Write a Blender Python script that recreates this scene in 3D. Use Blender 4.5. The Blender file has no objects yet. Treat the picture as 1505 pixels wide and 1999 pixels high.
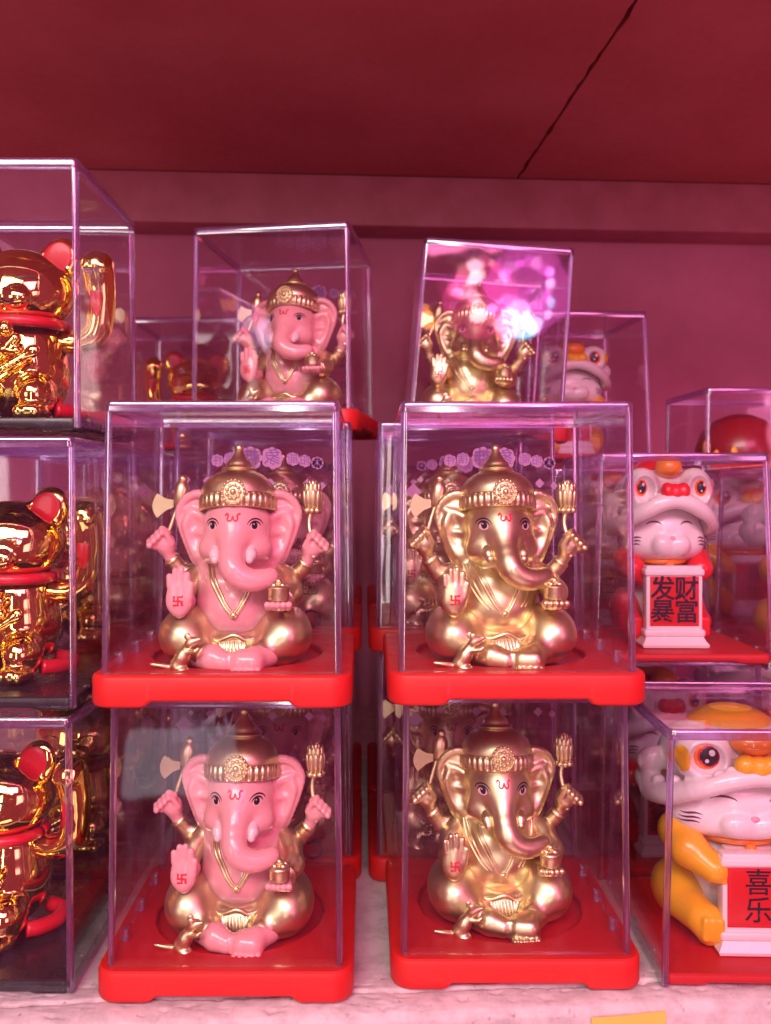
import bpy, bmesh, math, random
import numpy as np
from mathutils import Vector, Matrix, Euler, noise

random.seed(7)
PI = math.pi
SC = bpy.context.scene
COL = SC.collection
SC.unit_settings.system = 'METRIC'
SC.unit_settings.scale_length = 0.01          # one unit is a centimetre

# ------------------------------------------------------------------ camera
ZC, FPX = 17.0, 1700.0
cam = bpy.data.cameras.new('camera')
cam_o = bpy.data.objects.new('camera', cam); COL.objects.link(cam_o)
cam_o.location = (0, 0, ZC); cam_o.rotation_euler = (PI/2, 0, 0)
cam.sensor_fit = 'VERTICAL'; cam.sensor_height = 24.0
cam.lens = 24.0*FPX/1999.0
cam.shift_x = (752.5-713.0)/1999.0; cam.shift_y = -(999.5-950.0)/1999.0
cam.clip_start = 0.5; cam.clip_end = 2000
cam.dof.use_dof = True; cam.dof.focus_distance = 31.0
cam.dof.aperture_fstop = 0.115
SC.camera = cam_o

# ------------------------------------------------------------------ world, lamps, exposure
w = bpy.data.worlds.new('World'); SC.world = w; w.use_nodes = True
bg = w.node_tree.nodes['Background']
bg.inputs['Color'].default_value = (0.66, 0.07, 0.17, 1)
bg.inputs['Strength'].default_value = 0.47

def lamp(name, kind, loc, target, color, energy, size=1.0, size_y=None, spread=None):
    l = bpy.data.lights.new(name, kind); l.color = color; l.energy = energy
    o = bpy.data.objects.new(name, l); COL.objects.link(o); o.location = loc
    if kind == 'AREA':
        l.shape = 'RECTANGLE' if size_y else 'DISK'
        l.size = size
        if size_y: l.size_y = size_y
        o.rotation_euler = (Vector(target)-Vector(loc)).to_track_quat('-Z', 'Y').to_euler()
        if spread: l.spread = spread
    else:
        l.shadow_soft_size = size
    return o
# shop lights in front of the shelf, added fill lamps, and the pink strings hung outside it
lamp('shop_tube', 'AREA', (-30, -80, 92), (0, 34, 12), (1.0, 0.93, 0.82), 172000, 80, 42)
lamp('shop_tube', 'AREA', (38, -84, 88), (2, 34, 12), (1.0, 0.20, 0.46), 125000, 70, 40)
lamp('added_front_fill', 'AREA', (-.4, -150, 22), (-.4, 30, 18), (1.0, .90, .84), 40000, 8, 90)  # added strip for frontal fill and a central highlight on the metals
lamp('added_front_fill', 'AREA', (-124, -150, 32), (-10, 30, 18), (1.0, .92, .82), 66000, 60, 70)  # added side fill, puts highlights on the metals and case edges
lamp('added_front_fill', 'AREA', (146, -150, 32), (10, 30, 18), (1.0, .28, .56), 70000, 60, 70)  # added pink fill from the other side, likewise for metals and edges
lamp('pane_glare_lamp', 'AREA', (-31, -90, -27), (-8, 29, 5), (.86, .86, 1.0), 800, 19, 11)  # added lamp, its mirror image makes the grey reflection in the lower left case
lamp('ceiling_fill', 'AREA', (0, -92, -100), (0, 45, 40), (1.0, .55, .58), 48000, 130, 34)  # added lamp standing in for bounced light, brightens the ceiling from below
DM = 88.0+60.0                                        # the strings show mirrored in the tilted case
def seen(a, b): return ((a-713)/FPX*DM, -60, ZC+(950-b)/FPX*DM)
for (a, b, d, c, e) in ((1035, 540, 15, (1, .10, .70), 900), (945, 560, 13, (1, .05, .26), 600)):
    lamp('neon_glow', 'AREA', seen(a, b), (9, 40, 26), c, e*2.0, d)
for k in range(34):                                     # a heart of small lamps
    t = 2*PI*k/34; hx_, hz_ = 16*math.sin(t)**3, 13*math.cos(t)-5*math.cos(2*t)-2*math.cos(3*t)-math.cos(4*t)
    lamp('string_light', 'POINT', seen(990+5.6*hx_, 545-5.4*hz_), None, (1, .12+.2*(k % 3 == 0), .35+.5*(k < 17)), 170, .8+.3*(k % 2))
LED = [(928, 490, (1, .55, .6), 1.5), (931, 515, (1, .8, .8), 1.7), (930, 552, (1, .35, .5), 1.2),
       (936, 590, (1, .7, .7), 1.8), (985, 610, (1, .35, .45), 1.4), (1078, 500, (1, .3, .9), 1.1), (1079, 530, (.9, .5, 1), 1.0),
       (1080, 560, (.3, .5, 1), 1.1), (1073, 585, (1, .4, .9), 1.1), (1028, 612, (.1, .75, 1), 2.6), (1045, 606, (.6, .6, 1), 2.0),
       (1002, 590, (.9, .35, .9), 2.0), (965, 575, (1, .3, .8), 1.4), (1020, 580, (.8, .4, 1), 2.0), (834, 600, (1, .35, .05), 1.8), (900, 545, (1, .2, .5), 1.3)]
for (a, b, c, r) in LED:
    lamp('string_light', 'POINT', seen(a, b), None, c, 330*r*r, r*.85)

SC.view_settings.view_transform = 'Standard'; SC.view_settings.look = 'None'
SC.view_settings.exposure = 0.0; SC.view_settings.gamma = 1.0
SC.cycles.use_denoising = True
SC.cycles.max_bounces = 14; SC.cycles.transparent_max_bounces = 72
SC.cycles.diffuse_bounces = 4; SC.cycles.glossy_bounces = 6; SC.cycles.transmission_bounces = 10
SC.cycles.sample_clamp_indirect = 6.0
SC.cycles.caustics_reflective = False; SC.cycles.caustics_refractive = False

# ------------------------------------------------------------------ materials
MAT = {}
def principled(name, color, rough=.4, metal=0.0, coat=0.0, sss=0.0, bump=None, var=None, rough_var=0.0):
    m = bpy.data.materials.new(name); m.use_nodes = True
    nt = m.node_tree; b = nt.nodes['Principled BSDF']
    b.inputs['Base Color'].default_value = (*color, 1)
    b.inputs['Roughness'].default_value = rough
    b.inputs['Metallic'].default_value = metal
    b.inputs['Coat Weight'].default_value = coat
    b.inputs['Coat Roughness'].default_value = .08
    if sss:
        b.inputs['Subsurface Weight'].default_value = sss
        b.inputs['Subsurface Radius'].default_value = (.25, .1, .08)
        b.inputs['Subsurface Scale'].default_value = .5
    tc = nt.nodes.new('ShaderNodeTexCoord')
    def nz(scale, det=4):
        n = nt.nodes.new('ShaderNodeTexNoise'); n.inputs['Scale'].default_value = scale; n.inputs['Detail'].default_value = det
        nt.links.new(tc.outputs['Object'], n.inputs['Vector']); return n
    if var:
        scale, c2, lo, hi = var
        n = nz(scale, 6); r = nt.nodes.new('ShaderNodeValToRGB')
        r.color_ramp.elements[0].position = lo; r.color_ramp.elements[1].position = hi
        r.color_ramp.elements[0].color = (*c2, 1); r.color_ramp.elements[1].color = (*color, 1)
        nt.links.new(n.outputs['Fac'], r.inputs['Fac']); nt.links.new(r.outputs['Color'], b.inputs['Base Color'])
    if rough_var:
        n = nz(1.7, 5); mr = nt.nodes.new('ShaderNodeMapRange')
        mr.inputs['From Min'].default_value = .3; mr.inputs['From Max'].default_value = .7
        mr.inputs['To Min'].default_value = max(.02, rough-rough_var); mr.inputs['To Max'].default_value = rough+rough_var
        nt.links.new(n.outputs['Fac'], mr.inputs['Value']); nt.links.new(mr.outputs['Result'], b.inputs['Roughness'])
    if bump:
        scale, st, dist = bump
        n = nz(scale, 5); bp = nt.nodes.new('ShaderNodeBump'); bp.inputs['Strength'].default_value = st; bp.inputs['Distance'].default_value = dist
        nt.links.new(n.outputs['Fac'], bp.inputs['Height']); nt.links.new(bp.outputs['Normal'], b.inputs['Normal'])
    MAT[name] = m
    return m
principled('pink_plastic', (.90, .42, .43), .28, coat=.5, sss=.12, rough_var=.05)
principled('satin_gold', (.80, .73, .42), .38, metal=1.0, rough_var=.05, bump=(60, .04, .02))
principled('chrome_gold', (1.0, .84, .24), .05, metal=1.0)
principled('ivory', (.86, .66, .66), .25, coat=.3)
principled('red_base', (.58, .011, .013), .52, rough_var=.08, bump=(45, .05, .02))
principled('black_base', (.025, .02, .03), .28, rough_var=.08)
principled('red_paint', (.70, .012, .03), .3, coat=.2)
principled('dark_red', (.28, .008, .015), .3, coat=.2)
principled('red_print', (.72, .02, .05), .45)
principled('ink', (.012, .01, .02), .35)
principled('eye_white', (.85, .72, .70), .3)
principled('eye_pink', (.84, .55, .55), .3)
principled('white_plastic', (.84, .74, .76), .25, coat=.3, sss=.08, rough_var=.05)
principled('whisker_ink', (.10, .02, .05), .4)
principled('grey_shade', (.45, .42, .48), .4)
principled('yellow_plastic', (.88, .44, .02), .28, coat=.2)
principled('orange_plastic', (.85, .24, .03), .22, coat=.3)
principled('scarlet_plastic', (.78, .02, .03), .3, coat=.2)
principled('pale_pink', (.85, .35, .45), .4)
principled('sign_red', (.62, .014, .014), .3)
principled('ceiling_board', (.55, .13, .16), .62, var=(.12, (.48, .095, .11), .35, .68), bump=(9, .08, .06), rough_var=.1)
principled('wall_board', (.54, .14, .27), .6, var=(.15, (.46, .11, .21), .35, .65), bump=(7, .1, .06), rough_var=.1)
principled('beam_wood', (.46, .12, .19), .55, var=(.4, (.38, .09, .14), .35, .65), bump=(10, .1, .05))
principled('gap_dark', (.03, .008, .01), .8)
principled('yellow_paper', (.85, .50, .10), .7)
principled('puff_print', (.78, .42, .70), .6)
principled('violet_print', (.30, .17, .52), .6)

def white_paint():
    m = bpy.data.materials.new('shelf_paint'); m.use_nodes = True
    nt = m.node_tree; b = nt.nodes['Principled BSDF']; b.inputs['Roughness'].default_value = .65
    tc = nt.nodes.new('ShaderNodeTexCoord')
    n1 = nt.nodes.new('ShaderNodeTexNoise'); n1.inputs['Scale'].default_value = .9; n1.inputs['Detail'].default_value = 9; n1.inputs['Roughness'].default_value = .7
    n2 = nt.nodes.new('ShaderNodeTexNoise'); n2.inputs['Scale'].default_value = 3.2; n2.inputs['Detail'].default_value = 8
    r1 = nt.nodes.new('ShaderNodeValToRGB'); r1.color_ramp.elements[0].position = .36; r1.color_ramp.elements[1].position = .56
    r1.color_ramp.elements[0].color = (.45, .36, .39, 1); r1.color_ramp.elements[1].color = (.62, .50, .54, 1)
    r2 = nt.nodes.new('ShaderNodeValToRGB'); r2.color_ramp.elements[0].position = .26; r2.color_ramp.elements[1].position = .36
    r2.color_ramp.elements[0].color = (.35, .26, .28, 1); r2.color_ramp.elements[1].color = (1, 1, 1, 1)
    mx = nt.nodes.new('ShaderNodeMixRGB'); mx.blend_type = 'MULTIPLY'; mx.inputs['Fac'].default_value = .75
    bp = nt.nodes.new('ShaderNodeBump'); bp.inputs['Strength'].default_value = .2; bp.inputs['Distance'].default_value = .10
    for n in (n1, n2): nt.links.new(tc.outputs['Object'], n.inputs['Vector'])
    nt.links.new(n1.outputs['Fac'], r1.inputs['Fac']); nt.links.new(n2.outputs['Fac'], r2.inputs['Fac'])
    nt.links.new(r1.outputs['Color'], mx.inputs['Color1']); nt.links.new(r2.outputs['Color'], mx.inputs['Color2'])
    nt.links.new(mx.outputs['Color'], b.inputs['Base Color'])
    nt.links.new(n2.outputs['Fac'], bp.inputs['Height']); nt.links.new(bp.outputs['Normal'], b.inputs['Normal'])
    MAT['shelf_paint'] = m
white_paint()

def clear(name, tint, f0, haze=0.0, glass=0.0, dust=0.0, haze_col=(.6, .5, .8), rough=.02, gloss=(1, 1, 1), wave=0.0):
    """clear plastic sheet: lets light straight through, mirrors by Schlick's law, a little haze on its surface"""
    m = bpy.data.materials.new(name); m.use_nodes = True
    nt = m.node_tree; nt.nodes.clear()
    out = nt.nodes.new('ShaderNodeOutputMaterial')
    tr = nt.nodes.new('ShaderNodeBsdfTransparent'); tr.inputs['Color'].default_value = (*tint, 1)
    gl = nt.nodes.new('ShaderNodeBsdfGlossy'); gl.inputs['Roughness'].default_value = rough; gl.inputs['Color'].default_value = (*gloss, 1)
    lw = nt.nodes.new('ShaderNodeLayerWeight'); lw.inputs['Blend'].default_value = .5
    pw = nt.nodes.new('ShaderNodeMath'); pw.operation = 'POWER'; pw.inputs[1].default_value = 5
    ma = nt.nodes.new('ShaderNodeMath'); ma.operation = 'MULTIPLY_ADD'; ma.inputs[1].default_value = 1-f0; ma.inputs[2].default_value = f0
    mx = nt.nodes.new('ShaderNodeMixShader')
    nt.links.new(lw.outputs['Facing'], pw.inputs[0]); nt.links.new(pw.outputs[0], ma.inputs[0]); nt.links.new(ma.outputs[0], mx.inputs['Fac'])
    src = tr.outputs[0]
    if haze:
        df = nt.nodes.new('ShaderNodeBsdfDiffuse'); df.inputs['Color'].default_value = (*haze_col, 1)
        hz = nt.nodes.new('ShaderNodeMixShader'); hz.inputs['Fac'].default_value = haze
        if dust:
            tcd = nt.nodes.new('ShaderNodeTexCoord'); mpd = nt.nodes.new('ShaderNodeMapping'); mpd.inputs['Scale'].default_value = (1, 1, .35)
            nd = nt.nodes.new('ShaderNodeTexNoise'); nd.inputs['Scale'].default_value = 1.3; nd.inputs['Detail'].default_value = 8; nd.inputs['Roughness'].default_value = .72
            md_ = nt.nodes.new('ShaderNodeMapRange'); md_.inputs['From Min'].default_value = .50; md_.inputs['From Max'].default_value = .78
            md_.inputs['To Min'].default_value = haze; md_.inputs['To Max'].default_value = dust
            nt.links.new(tcd.outputs['Object'], mpd.inputs['Vector']); nt.links.new(mpd.outputs['Vector'], nd.inputs['Vector'])
            nt.links.new(nd.outputs['Fac'], md_.inputs['Value']); nt.links.new(md_.outputs['Result'], hz.inputs['Fac'])
        nt.links.new(tr.outputs[0], hz.inputs[1]); nt.links.new(df.outputs[0], hz.inputs[2]); src = hz.outputs[0]
    nt.links.new(src, mx.inputs[1]); nt.links.new(gl.outputs[0], mx.inputs[2])
    if glass:
        gb = nt.nodes.new('ShaderNodeBsdfGlass'); gb.inputs['Color'].default_value = (.80, .68, .97, 1); gb.inputs['IOR'].default_value = 1.38; gb.inputs['Roughness'].default_value = .05
        gm = nt.nodes.new('ShaderNodeMixShader'); gm.inputs['Fac'].default_value = glass
        nt.links.new(src, gm.inputs[1]); nt.links.new(gb.outputs[0], gm.inputs[2]); nt.links.new(gm.outputs[0], mx.inputs[1])
    if wave:
        tc = nt.nodes.new('ShaderNodeTexCoord'); n = nt.nodes.new('ShaderNodeTexNoise'); n.inputs['Scale'].default_value = .5; n.inputs['Detail'].default_value = 1
        bp = nt.nodes.new('ShaderNodeBump'); bp.inputs['Strength'].default_value = wave; bp.inputs['Distance'].default_value = .05
        nt.links.new(tc.outputs['Object'], n.inputs['Vector']); nt.links.new(n.outputs['Fac'], bp.inputs['Height'])
        nt.links.new(bp.outputs['Normal'], gl.inputs['Normal'])
    nt.links.new(mx.outputs[0], out.inputs['Surface'])
    MAT[name] = m
clear('acrylic_pane', (.97, .95, .975), .045, haze=.002, dust=.022, haze_col=(.7, .35, .6), rough=.03, wave=.15)
clear('acrylic_edge', (.82, .70, .94), .20, haze=.08, glass=.5, haze_col=(.62, .46, .86), rough=.12)

# ------------------------------------------------------------------ mesh helpers
class MB:
    def __init__(s): s.v = []; s.f = []
    def add(s, vs, fs):
        o = len(s.v); s.v += [tuple(p) for p in vs]; s.f += [tuple(i+o for i in f) for f in fs]; return s
    def box(s, c, h, rot=None, bev=0.0):
        bm = bmesh.new(); bmesh.ops.create_cube(bm, size=2)
        for v in bm.verts: v.co = Vector((v.co.x*h[0], v.co.y*h[1], v.co.z*h[2]))
        if bev: bmesh.ops.bevel(bm, geom=list(bm.edges), offset=bev, segments=3, profile=.5, affect='EDGES')
        M = Euler(rot).to_matrix() if rot else Matrix.Identity(3)
        bm.verts.index_update()
        vs = [M @ v.co + Vector(c) for v in bm.verts]; fs = [[v.index for v in f.verts] for f in bm.faces]; bm.free()
        return s.add(vs, fs)
    def loops(s, L, cap0=True, cap1=True):
        n = len(L[0]); vs = [p for l in L for p in l]; fs = []
        for a in range(len(L)-1):
            for i in range(n):
                j = (i+1) % n
                fs.append((a*n+i, a*n+j, (a+1)*n+j, (a+1)*n+i))
        if cap0: fs.append(tuple(range(n-1, -1, -1)))
        if cap1: fs.append(tuple((len(L)-1)*n+i for i in range(n)))
        return s.add(vs, fs)
    def lathe(s, prof, n=48, c=(0, 0, 0), M=None, fn=None):
        L = []
        for (r, z) in prof:
            ring = []
            for i in range(n):
                a = 2*PI*i/n; rr = r*(fn(a, z) if fn else 1)
                p = Vector((rr*math.cos(a), rr*math.sin(a), z))
                if M: p = M @ p
                ring.append(p+Vector(c))
            L.append(ring)
        return s.loops(L)
    def ball(s, c, r, n=12, M=None):
        if not hasattr(r, '__len__'): r = (r, r, r)
        prof = [(max(1e-3, math.sin(PI*i/n)), -math.cos(PI*i/n)) for i in range(n+1)]
        S = Matrix.Diagonal(Vector(r))
        if M: S = M @ S
        return s.lathe(prof, n*2, c, S)
    def tube(s, pts, rad, n=10, flat=1.0):
        P = [Vector(p) for p in pts]
        if not hasattr(rad, '__len__'): rad = [rad]*len(P)
        t0 = (P[1]-P[0]).normalized(); up = Vector((0, 0, 1)) if abs(t0.z) < .9 else Vector((0, 1, 0))
        u = t0.cross(up).normalized(); L = []
        for i, p in enumerate(P):
            t = (P[min(i+1, len(P)-1)]-P[max(i-1, 0)]).normalized()
            u = (u-t*u.dot(t)).normalized(); v = t.cross(u)
            L.append([p+(u*math.cos(2*PI*k/n)+v*math.sin(2*PI*k/n)*flat)*rad[i] for k in range(n)])
        return s.loops(L)
    def mesh(s, name, smooth=None):
        me = bpy.data.meshes.new(name); me.from_pydata(s.v, [], s.f); me.update()
        bm = bmesh.new(); bm.from_mesh(me); bmesh.ops.recalc_face_normals(bm, faces=bm.faces); bm.to_mesh(me); bm.free()
        if smooth is not None:
            me.polygons.foreach_set('use_smooth', [True]*len(me.polygons))
            if smooth < 180: me.set_sharp_from_angle(angle=math.radians(smooth))
        return me

def spline(P, n):
    P = [np.array(p, float) for p in P]; out = []
    Q = [2*P[0]-P[1]]+P+[2*P[-1]-P[-2]]
    for i in range(1, len(Q)-2):
        for k in range(n):
            t = k/n; a, b, c, d = Q[i-1:i+3]
            out.append(.5*((2*b)+(-a+c)*t+(2*a-5*b+4*c-d)*t*t+(-a+3*b-3*c+d)*t**3))
    out.append(P[-1]); return [tuple(p) for p in out]

# ------------------------------------------------------------------ signed-distance sculpting (surface nets)
class Sculpt:
    def __init__(s, lo, hi, h):
        s.lo = np.array(lo, np.float32); s.h = h
        s.n = np.ceil((np.array(hi)-np.array(lo))/h).astype(int)+1
        s.F = np.full(s.n, 9.0, np.float32)
        s.ax = [s.lo[i]+h*np.arange(s.n[i], dtype=np.float32) for i in range(3)]
    def _sub(s, lo, hi):
        a = np.clip(np.floor((np.array(lo)-s.lo)/s.h).astype(int), 0, s.n-1)
        b = np.clip(np.ceil((np.array(hi)-s.lo)/s.h).astype(int)+1, 1, s.n)
        sl = tuple(slice(a[i], b[i]) for i in range(3))
        return sl, np.meshgrid(*[s.ax[i][sl[i]] for i in range(3)], indexing='ij', sparse=True)
    def _put(s, lo, hi, k, fn, cut=False):
        m = k+3*s.h
        sl, g = s._sub(np.array(lo)-m, np.array(hi)+m)
        if min(x.stop-x.start for x in sl) <= 0: return s
        d = fn(*g).astype(np.float32); A = s.F[sl]
        if cut:
            d = -d
            if k: hh = np.maximum(k-np.abs(A-d), 0)/k; s.F[sl] = np.maximum(A, d)+hh*hh*k*.25
            else: s.F[sl] = np.maximum(A, d)
        else:
            if k: hh = np.maximum(k-np.abs(A-d), 0)/k; s.F[sl] = np.minimum(A, d)-hh*hh*k*.25
            else: s.F[sl] = np.minimum(A, d)
        return s
    def ell(s, c, r, k=.15, rot=None, cut=False):
        M = np.array(Euler(rot).to_matrix().transposed()) if rot else None
        R = max(r) if rot else None
        ext = np.array([R]*3) if rot else np.array(r)
        def fn(X, Y, Z):
            x, y, z = X-c[0], Y-c[1], Z-c[2]
            if M is not None:
                x, y, z = (M[i, 0]*x+M[i, 1]*y+M[i, 2]*z for i in range(3))
            k0 = np.sqrt((x/r[0])**2+(y/r[1])**2+(z/r[2])**2); k1 = np.sqrt((x/r[0]**2)**2+(y/r[1]**2)**2+(z/r[2]**2)**2)+1e-6
            return k0*(k0-1)/k1
        return s._put(np.array(c)-ext, np.array(c)+ext, k, fn, cut)
    def cap(s, a, b, ra, rb=None, k=.1, cut=False):
        rb = ra if rb is None else rb
        a = np.array(a, float); b = np.array(b, float); R = max(ra, rb); ba = b-a; L = float(ba@ba)+1e-9
        def fn(X, Y, Z):
            x, y, z = X-a[0], Y-a[1], Z-a[2]
            t = np.clip((x*ba[0]+y*ba[1]+z*ba[2])/L, 0, 1)
            return np.sqrt((x-t*ba[0])**2+(y-t*ba[1])**2+(z-t*ba[2])**2)-(ra+(rb-ra)*t)
        return s._put(np.minimum(a, b)-R, np.maximum(a, b)+R, k, fn, cut)
    def chain(s, P, R, k=.1, k0=None):
        for i in range(len(P)-1): s.cap(P[i], P[i+1], R[i], R[i+1], (k0 if (i == 0 and k0 is not None) else k))
        return s
    def box(s, c, hf, r=.05, k=.05, rot=None, cut=False):
        M = np.array(Euler(rot).to_matrix().transposed()) if rot else None
        ext = np.array([float(np.linalg.norm(hf))]*3) if rot else np.array(hf)
        def fn(X, Y, Z):
            x, y, z = X-c[0], Y-c[1], Z-c[2]
            if M is not None: x, y, z = (M[i, 0]*x+M[i, 1]*y+M[i, 2]*z for i in range(3))
            q = [np.abs(v)-hf[i]+r for i, v in enumerate((x, y, z))]
            return np.sqrt(sum(np.maximum(v, 0)**2 for v in q))+np.minimum(np.maximum(np.maximum(q[0], q[1]), q[2]), 0)-r
        return s._put(np.array(c)-ext, np.array(c)+ext, k, fn, cut)
    def floor(s, z0=0.0):
        Z = s.ax[2][None, None, :]
        s.F = np.maximum(s.F, z0-Z); return s
    def sample(s, P):
        q = (P-s.lo)/s.h; i = np.clip(np.floor(q).astype(int), 0, s.n-2); f = q-i
        o = 0
        for a in (0, 1):
            for b in (0, 1):
                for c in (0, 1):
                    wt = (f[:, 0] if a else 1-f[:, 0])*(f[:, 1] if b else 1-f[:, 1])*(f[:, 2] if c else 1-f[:, 2])
                    o = o+wt*s.F[i[:, 0]+a, i[:, 1]+b, i[:, 2]+c]
        return o
    def mesh(s, name):
        F = s.F; I = F < 0; n = s.n
        cnt = np.zeros(n-1, np.int8)
        for a in (0, 1):
            for b in (0, 1):
                for c in (0, 1): cnt += I[a:n[0]-1+a, b:n[1]-1+b, c:n[2]-1+c]
        idx = np.argwhere((cnt > 0) & (cnt < 8)); acc = np.zeros((len(idx), 3)); num = np.zeros(len(idx))
        cs = [(a, b, c) for a in (0, 1) for b in (0, 1) for c in (0, 1)]
        for a in cs:
            for b in cs:
                if sum(abs(a[i]-b[i]) for i in range(3)) != 1 or a > b: continue
                ia = idx+a; ib = idx+b
                Fa = F[ia[:, 0], ia[:, 1], ia[:, 2]]; Fb = F[ib[:, 0], ib[:, 1], ib[:, 2]]
                m = (Fa < 0) != (Fb < 0); t = np.where(m, Fa/np.where(m, Fa-Fb, 1), 0)
                acc += m[:, None]*(np.array(a)+t[:, None]*(np.array(b)-np.array(a))); num += m
        P = s.lo+s.h*(idx+acc/num[:, None])
        for _ in range(2):                                     # pull the vertices on to the surface
            e = s.h*.5; g = np.stack([(s.sample(P+e*d)-s.sample(P-e*d))/(2*e) for d in np.eye(3)], 1)
            f = s.sample(P); st = np.clip(f, -s.h*.4, s.h*.4)[:, None]*g/np.maximum((g*g).sum(1), .25)[:, None]
            P = P-st
        ID = np.full(n-1, -1, np.int32); ID[idx[:, 0], idx[:, 1], idx[:, 2]] = np.arange(len(idx))
        faces = []
        for ax in range(3):
            u, v = (ax+1) % 3, (ax+2) % 3
            A = np.take(I, range(0, n[ax]-1), ax); B = np.take(I, range(1, n[ax]), ax)
            e = np.argwhere(A != B); e = e[(e[:, u] > 0) & (e[:, v] > 0) & (e[:, u] < n[u]-1) & (e[:, v] < n[v]-1)]
            flip = A[e[:, 0], e[:, 1], e[:, 2]]
            def at(du, dv):
                q = e.copy(); q[:, u] += du; q[:, v] += dv; return ID[q[:, 0], q[:, 1], q[:, 2]]
            Q = np.stack([at(-1, -1), at(0, -1), at(0, 0), at(-1, 0)], 1)
            Q = np.where(flip[:, None], Q, Q[:, ::-1]); faces.append(Q)
        Q = np.concatenate(faces); Q = Q[(Q >= 0).all(1)]
        me = bpy.data.meshes.new(name)
        me.vertices.add(len(P)); me.vertices.foreach_set('co', P.astype(np.float32).ravel())
        me.loops.add(Q.size); me.loops.foreach_set('vertex_index', Q.astype(np.int32).ravel())
        me.polygons.add(len(Q)); me.polygons.foreach_set('loop_start', (np.arange(len(Q))*4).astype(np.int32))
        me.polygons.foreach_set('use_smooth', [True]*len(Q))
        me.update(calc_edges=True); me.validate()
        return me
    def front(s):
        """map of the frontmost surface: y as a function of x, z"""
        I = s.F < 0; j = np.argmax(I, 1); hit = I.any(1); j = np.clip(j, 1, s.n[1]-1)
        a, b = np.meshgrid(np.arange(s.n[0]), np.arange(s.n[2]), indexing='ij')
        f0 = s.F[a, j-1, b]; f1 = s.F[a, j, b]
        Y = s.lo[1]+s.h*(j-1+f0/np.maximum(f0-f1, 1e-6)); Y = np.where(hit, Y, np.nan)
        def y(x, z):
            q = np.array([(x-s.lo[0])/s.h, (z-s.lo[2])/s.h]); i = np.clip(np.floor(q).astype(int), 0, [s.n[0]-2, s.n[2]-2]); f = q-i
            v = [Y[i[0], i[1]], Y[i[0]+1, i[1]], Y[i[0], i[1]+1], Y[i[0]+1, i[1]+1]]
            if any(math.isnan(t) for t in v):
                ok = [t for t in v if not math.isnan(t)]
                return float(min(ok)) if ok else 0.0
            return float((v[0]*(1-f[0])+v[1]*f[0])*(1-f[1])+(v[2]*(1-f[0])+v[3]*f[0])*f[1])
        return y

def disc_on(y, c, rx, rz, lift, mb=None, n=20, rings=4, ang=0.0, clip=None):
    mb = mb or MB(); vs = [(c[0], y(*c)-lift, c[1])]; fs = []
    for r in range(1, rings+1):
        for i in range(n):
            a = 2*PI*i/n; px, pz = rx*r/rings*math.cos(a), rz*r/rings*math.sin(a)
            if clip: pz = max(min(pz, clip[1]), clip[0])
            x = c[0]+px*math.cos(ang)-pz*math.sin(ang); z = c[1]+px*math.sin(ang)+pz*math.cos(ang)
            vs.append((x, y(x, z)-lift, z))
    for i in range(n): fs.append((0, 1+i, 1+(i+1) % n))
    for r in range(rings-1):
        for i in range(n):
            a = 1+r*n+i; b = 1+r*n+(i+1) % n; fs.append((a, b, b+n, a+n))
    return mb.add(vs, fs)
def ribbon_on(y, pts, wd, lift, mb=None, taper=False):
    mb = mb or MB(); vs = []; n = len(pts)
    for i, p in enumerate(pts):
        a = np.array(pts[max(i-1, 0)]); b = np.array(pts[min(i+1, n-1)]); t = b-a; t = t/(np.linalg.norm(t)+1e-9)
        k = wd*.5*((.25+.75*math.sin(PI*i/(n-1))) if taper else 1)
        for s_ in (-1, 1):
            q = np.array(p)+s_*k*np.array((-t[1], t[0])); vs.append((q[0], y(q[0], q[1])-lift, q[1]))
    return mb.add(vs, [(2*i, 2*i+1, 2*i+3, 2*i+2) for i in range(n-1)])
def arc(c, rx, rz, a0, a1, n=14):
    return [(c[0]+rx*math.cos(a0+(a1-a0)*i/n), c[1]+rz*math.sin(a0+(a1-a0)*i/n)) for i in range(n+1)]

# ------------------------------------------------------------------ objects
def obj(name, me, mat, parent=None, label=None):
    o = bpy.data.objects.new(name, me); COL.objects.link(o)
    if mat and not me.materials: me.materials.append(MAT[mat])
    if parent: o.parent = parent
    if label: o['label'] = label
    return o
def empty(name, loc=(0, 0, 0), rz=0.0, ry=0.0):
    o = bpy.data.objects.new(name, None); COL.objects.link(o); o.location = loc; o.rotation_euler = (0, ry, rz); o.empty_display_size = .5
    return o
def tag(o, label, cat=None, group=None, kind=None):
    o['label'] = label
    if cat: o['category'] = cat
    if group: o['group'] = group
    if kind: o['kind'] = kind
    return o
def copy_tree(o, parent=None):
    c = o.copy(); COL.objects.link(c)
    if parent: c.parent = parent
    for ch in o.children: copy_tree(ch, c)
    return c
FONT = None
def text_mesh(body, size, extrude=0.0, offset=0.0, space=1.0, line=1.0):
    cu = bpy.data.curves.new('print', 'FONT'); cu.body = body; cu.size = size; cu.align_x = 'CENTER'; cu.align_y = 'CENTER'
    cu.resolution_u = 2; cu.extrude = extrude; cu.offset = offset; cu.space_character = space; cu.space_line = line
    o = bpy.data.objects.new('print', cu); COL.objects.link(o)
    bpy.context.view_layer.update()
    me = bpy.data.meshes.new_from_object(o.evaluated_get(bpy.context.evaluated_depsgraph_get()))
    bpy.data.objects.remove(o); bpy.data.curves.remove(cu)
    me.materials.clear()
    return me
def stand(me, loc, mirror=False, w=1.0):
    """text lies in xy: stand it up in xz, facing the front (mirrored: printed to be read from behind)"""
    M = Matrix.Translation(loc) @ Matrix.Rotation(PI/2, 4, 'X') @ Matrix.Diagonal((-w if mirror else w, 1, 1, 1))
    me.transform(M); return me

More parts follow.
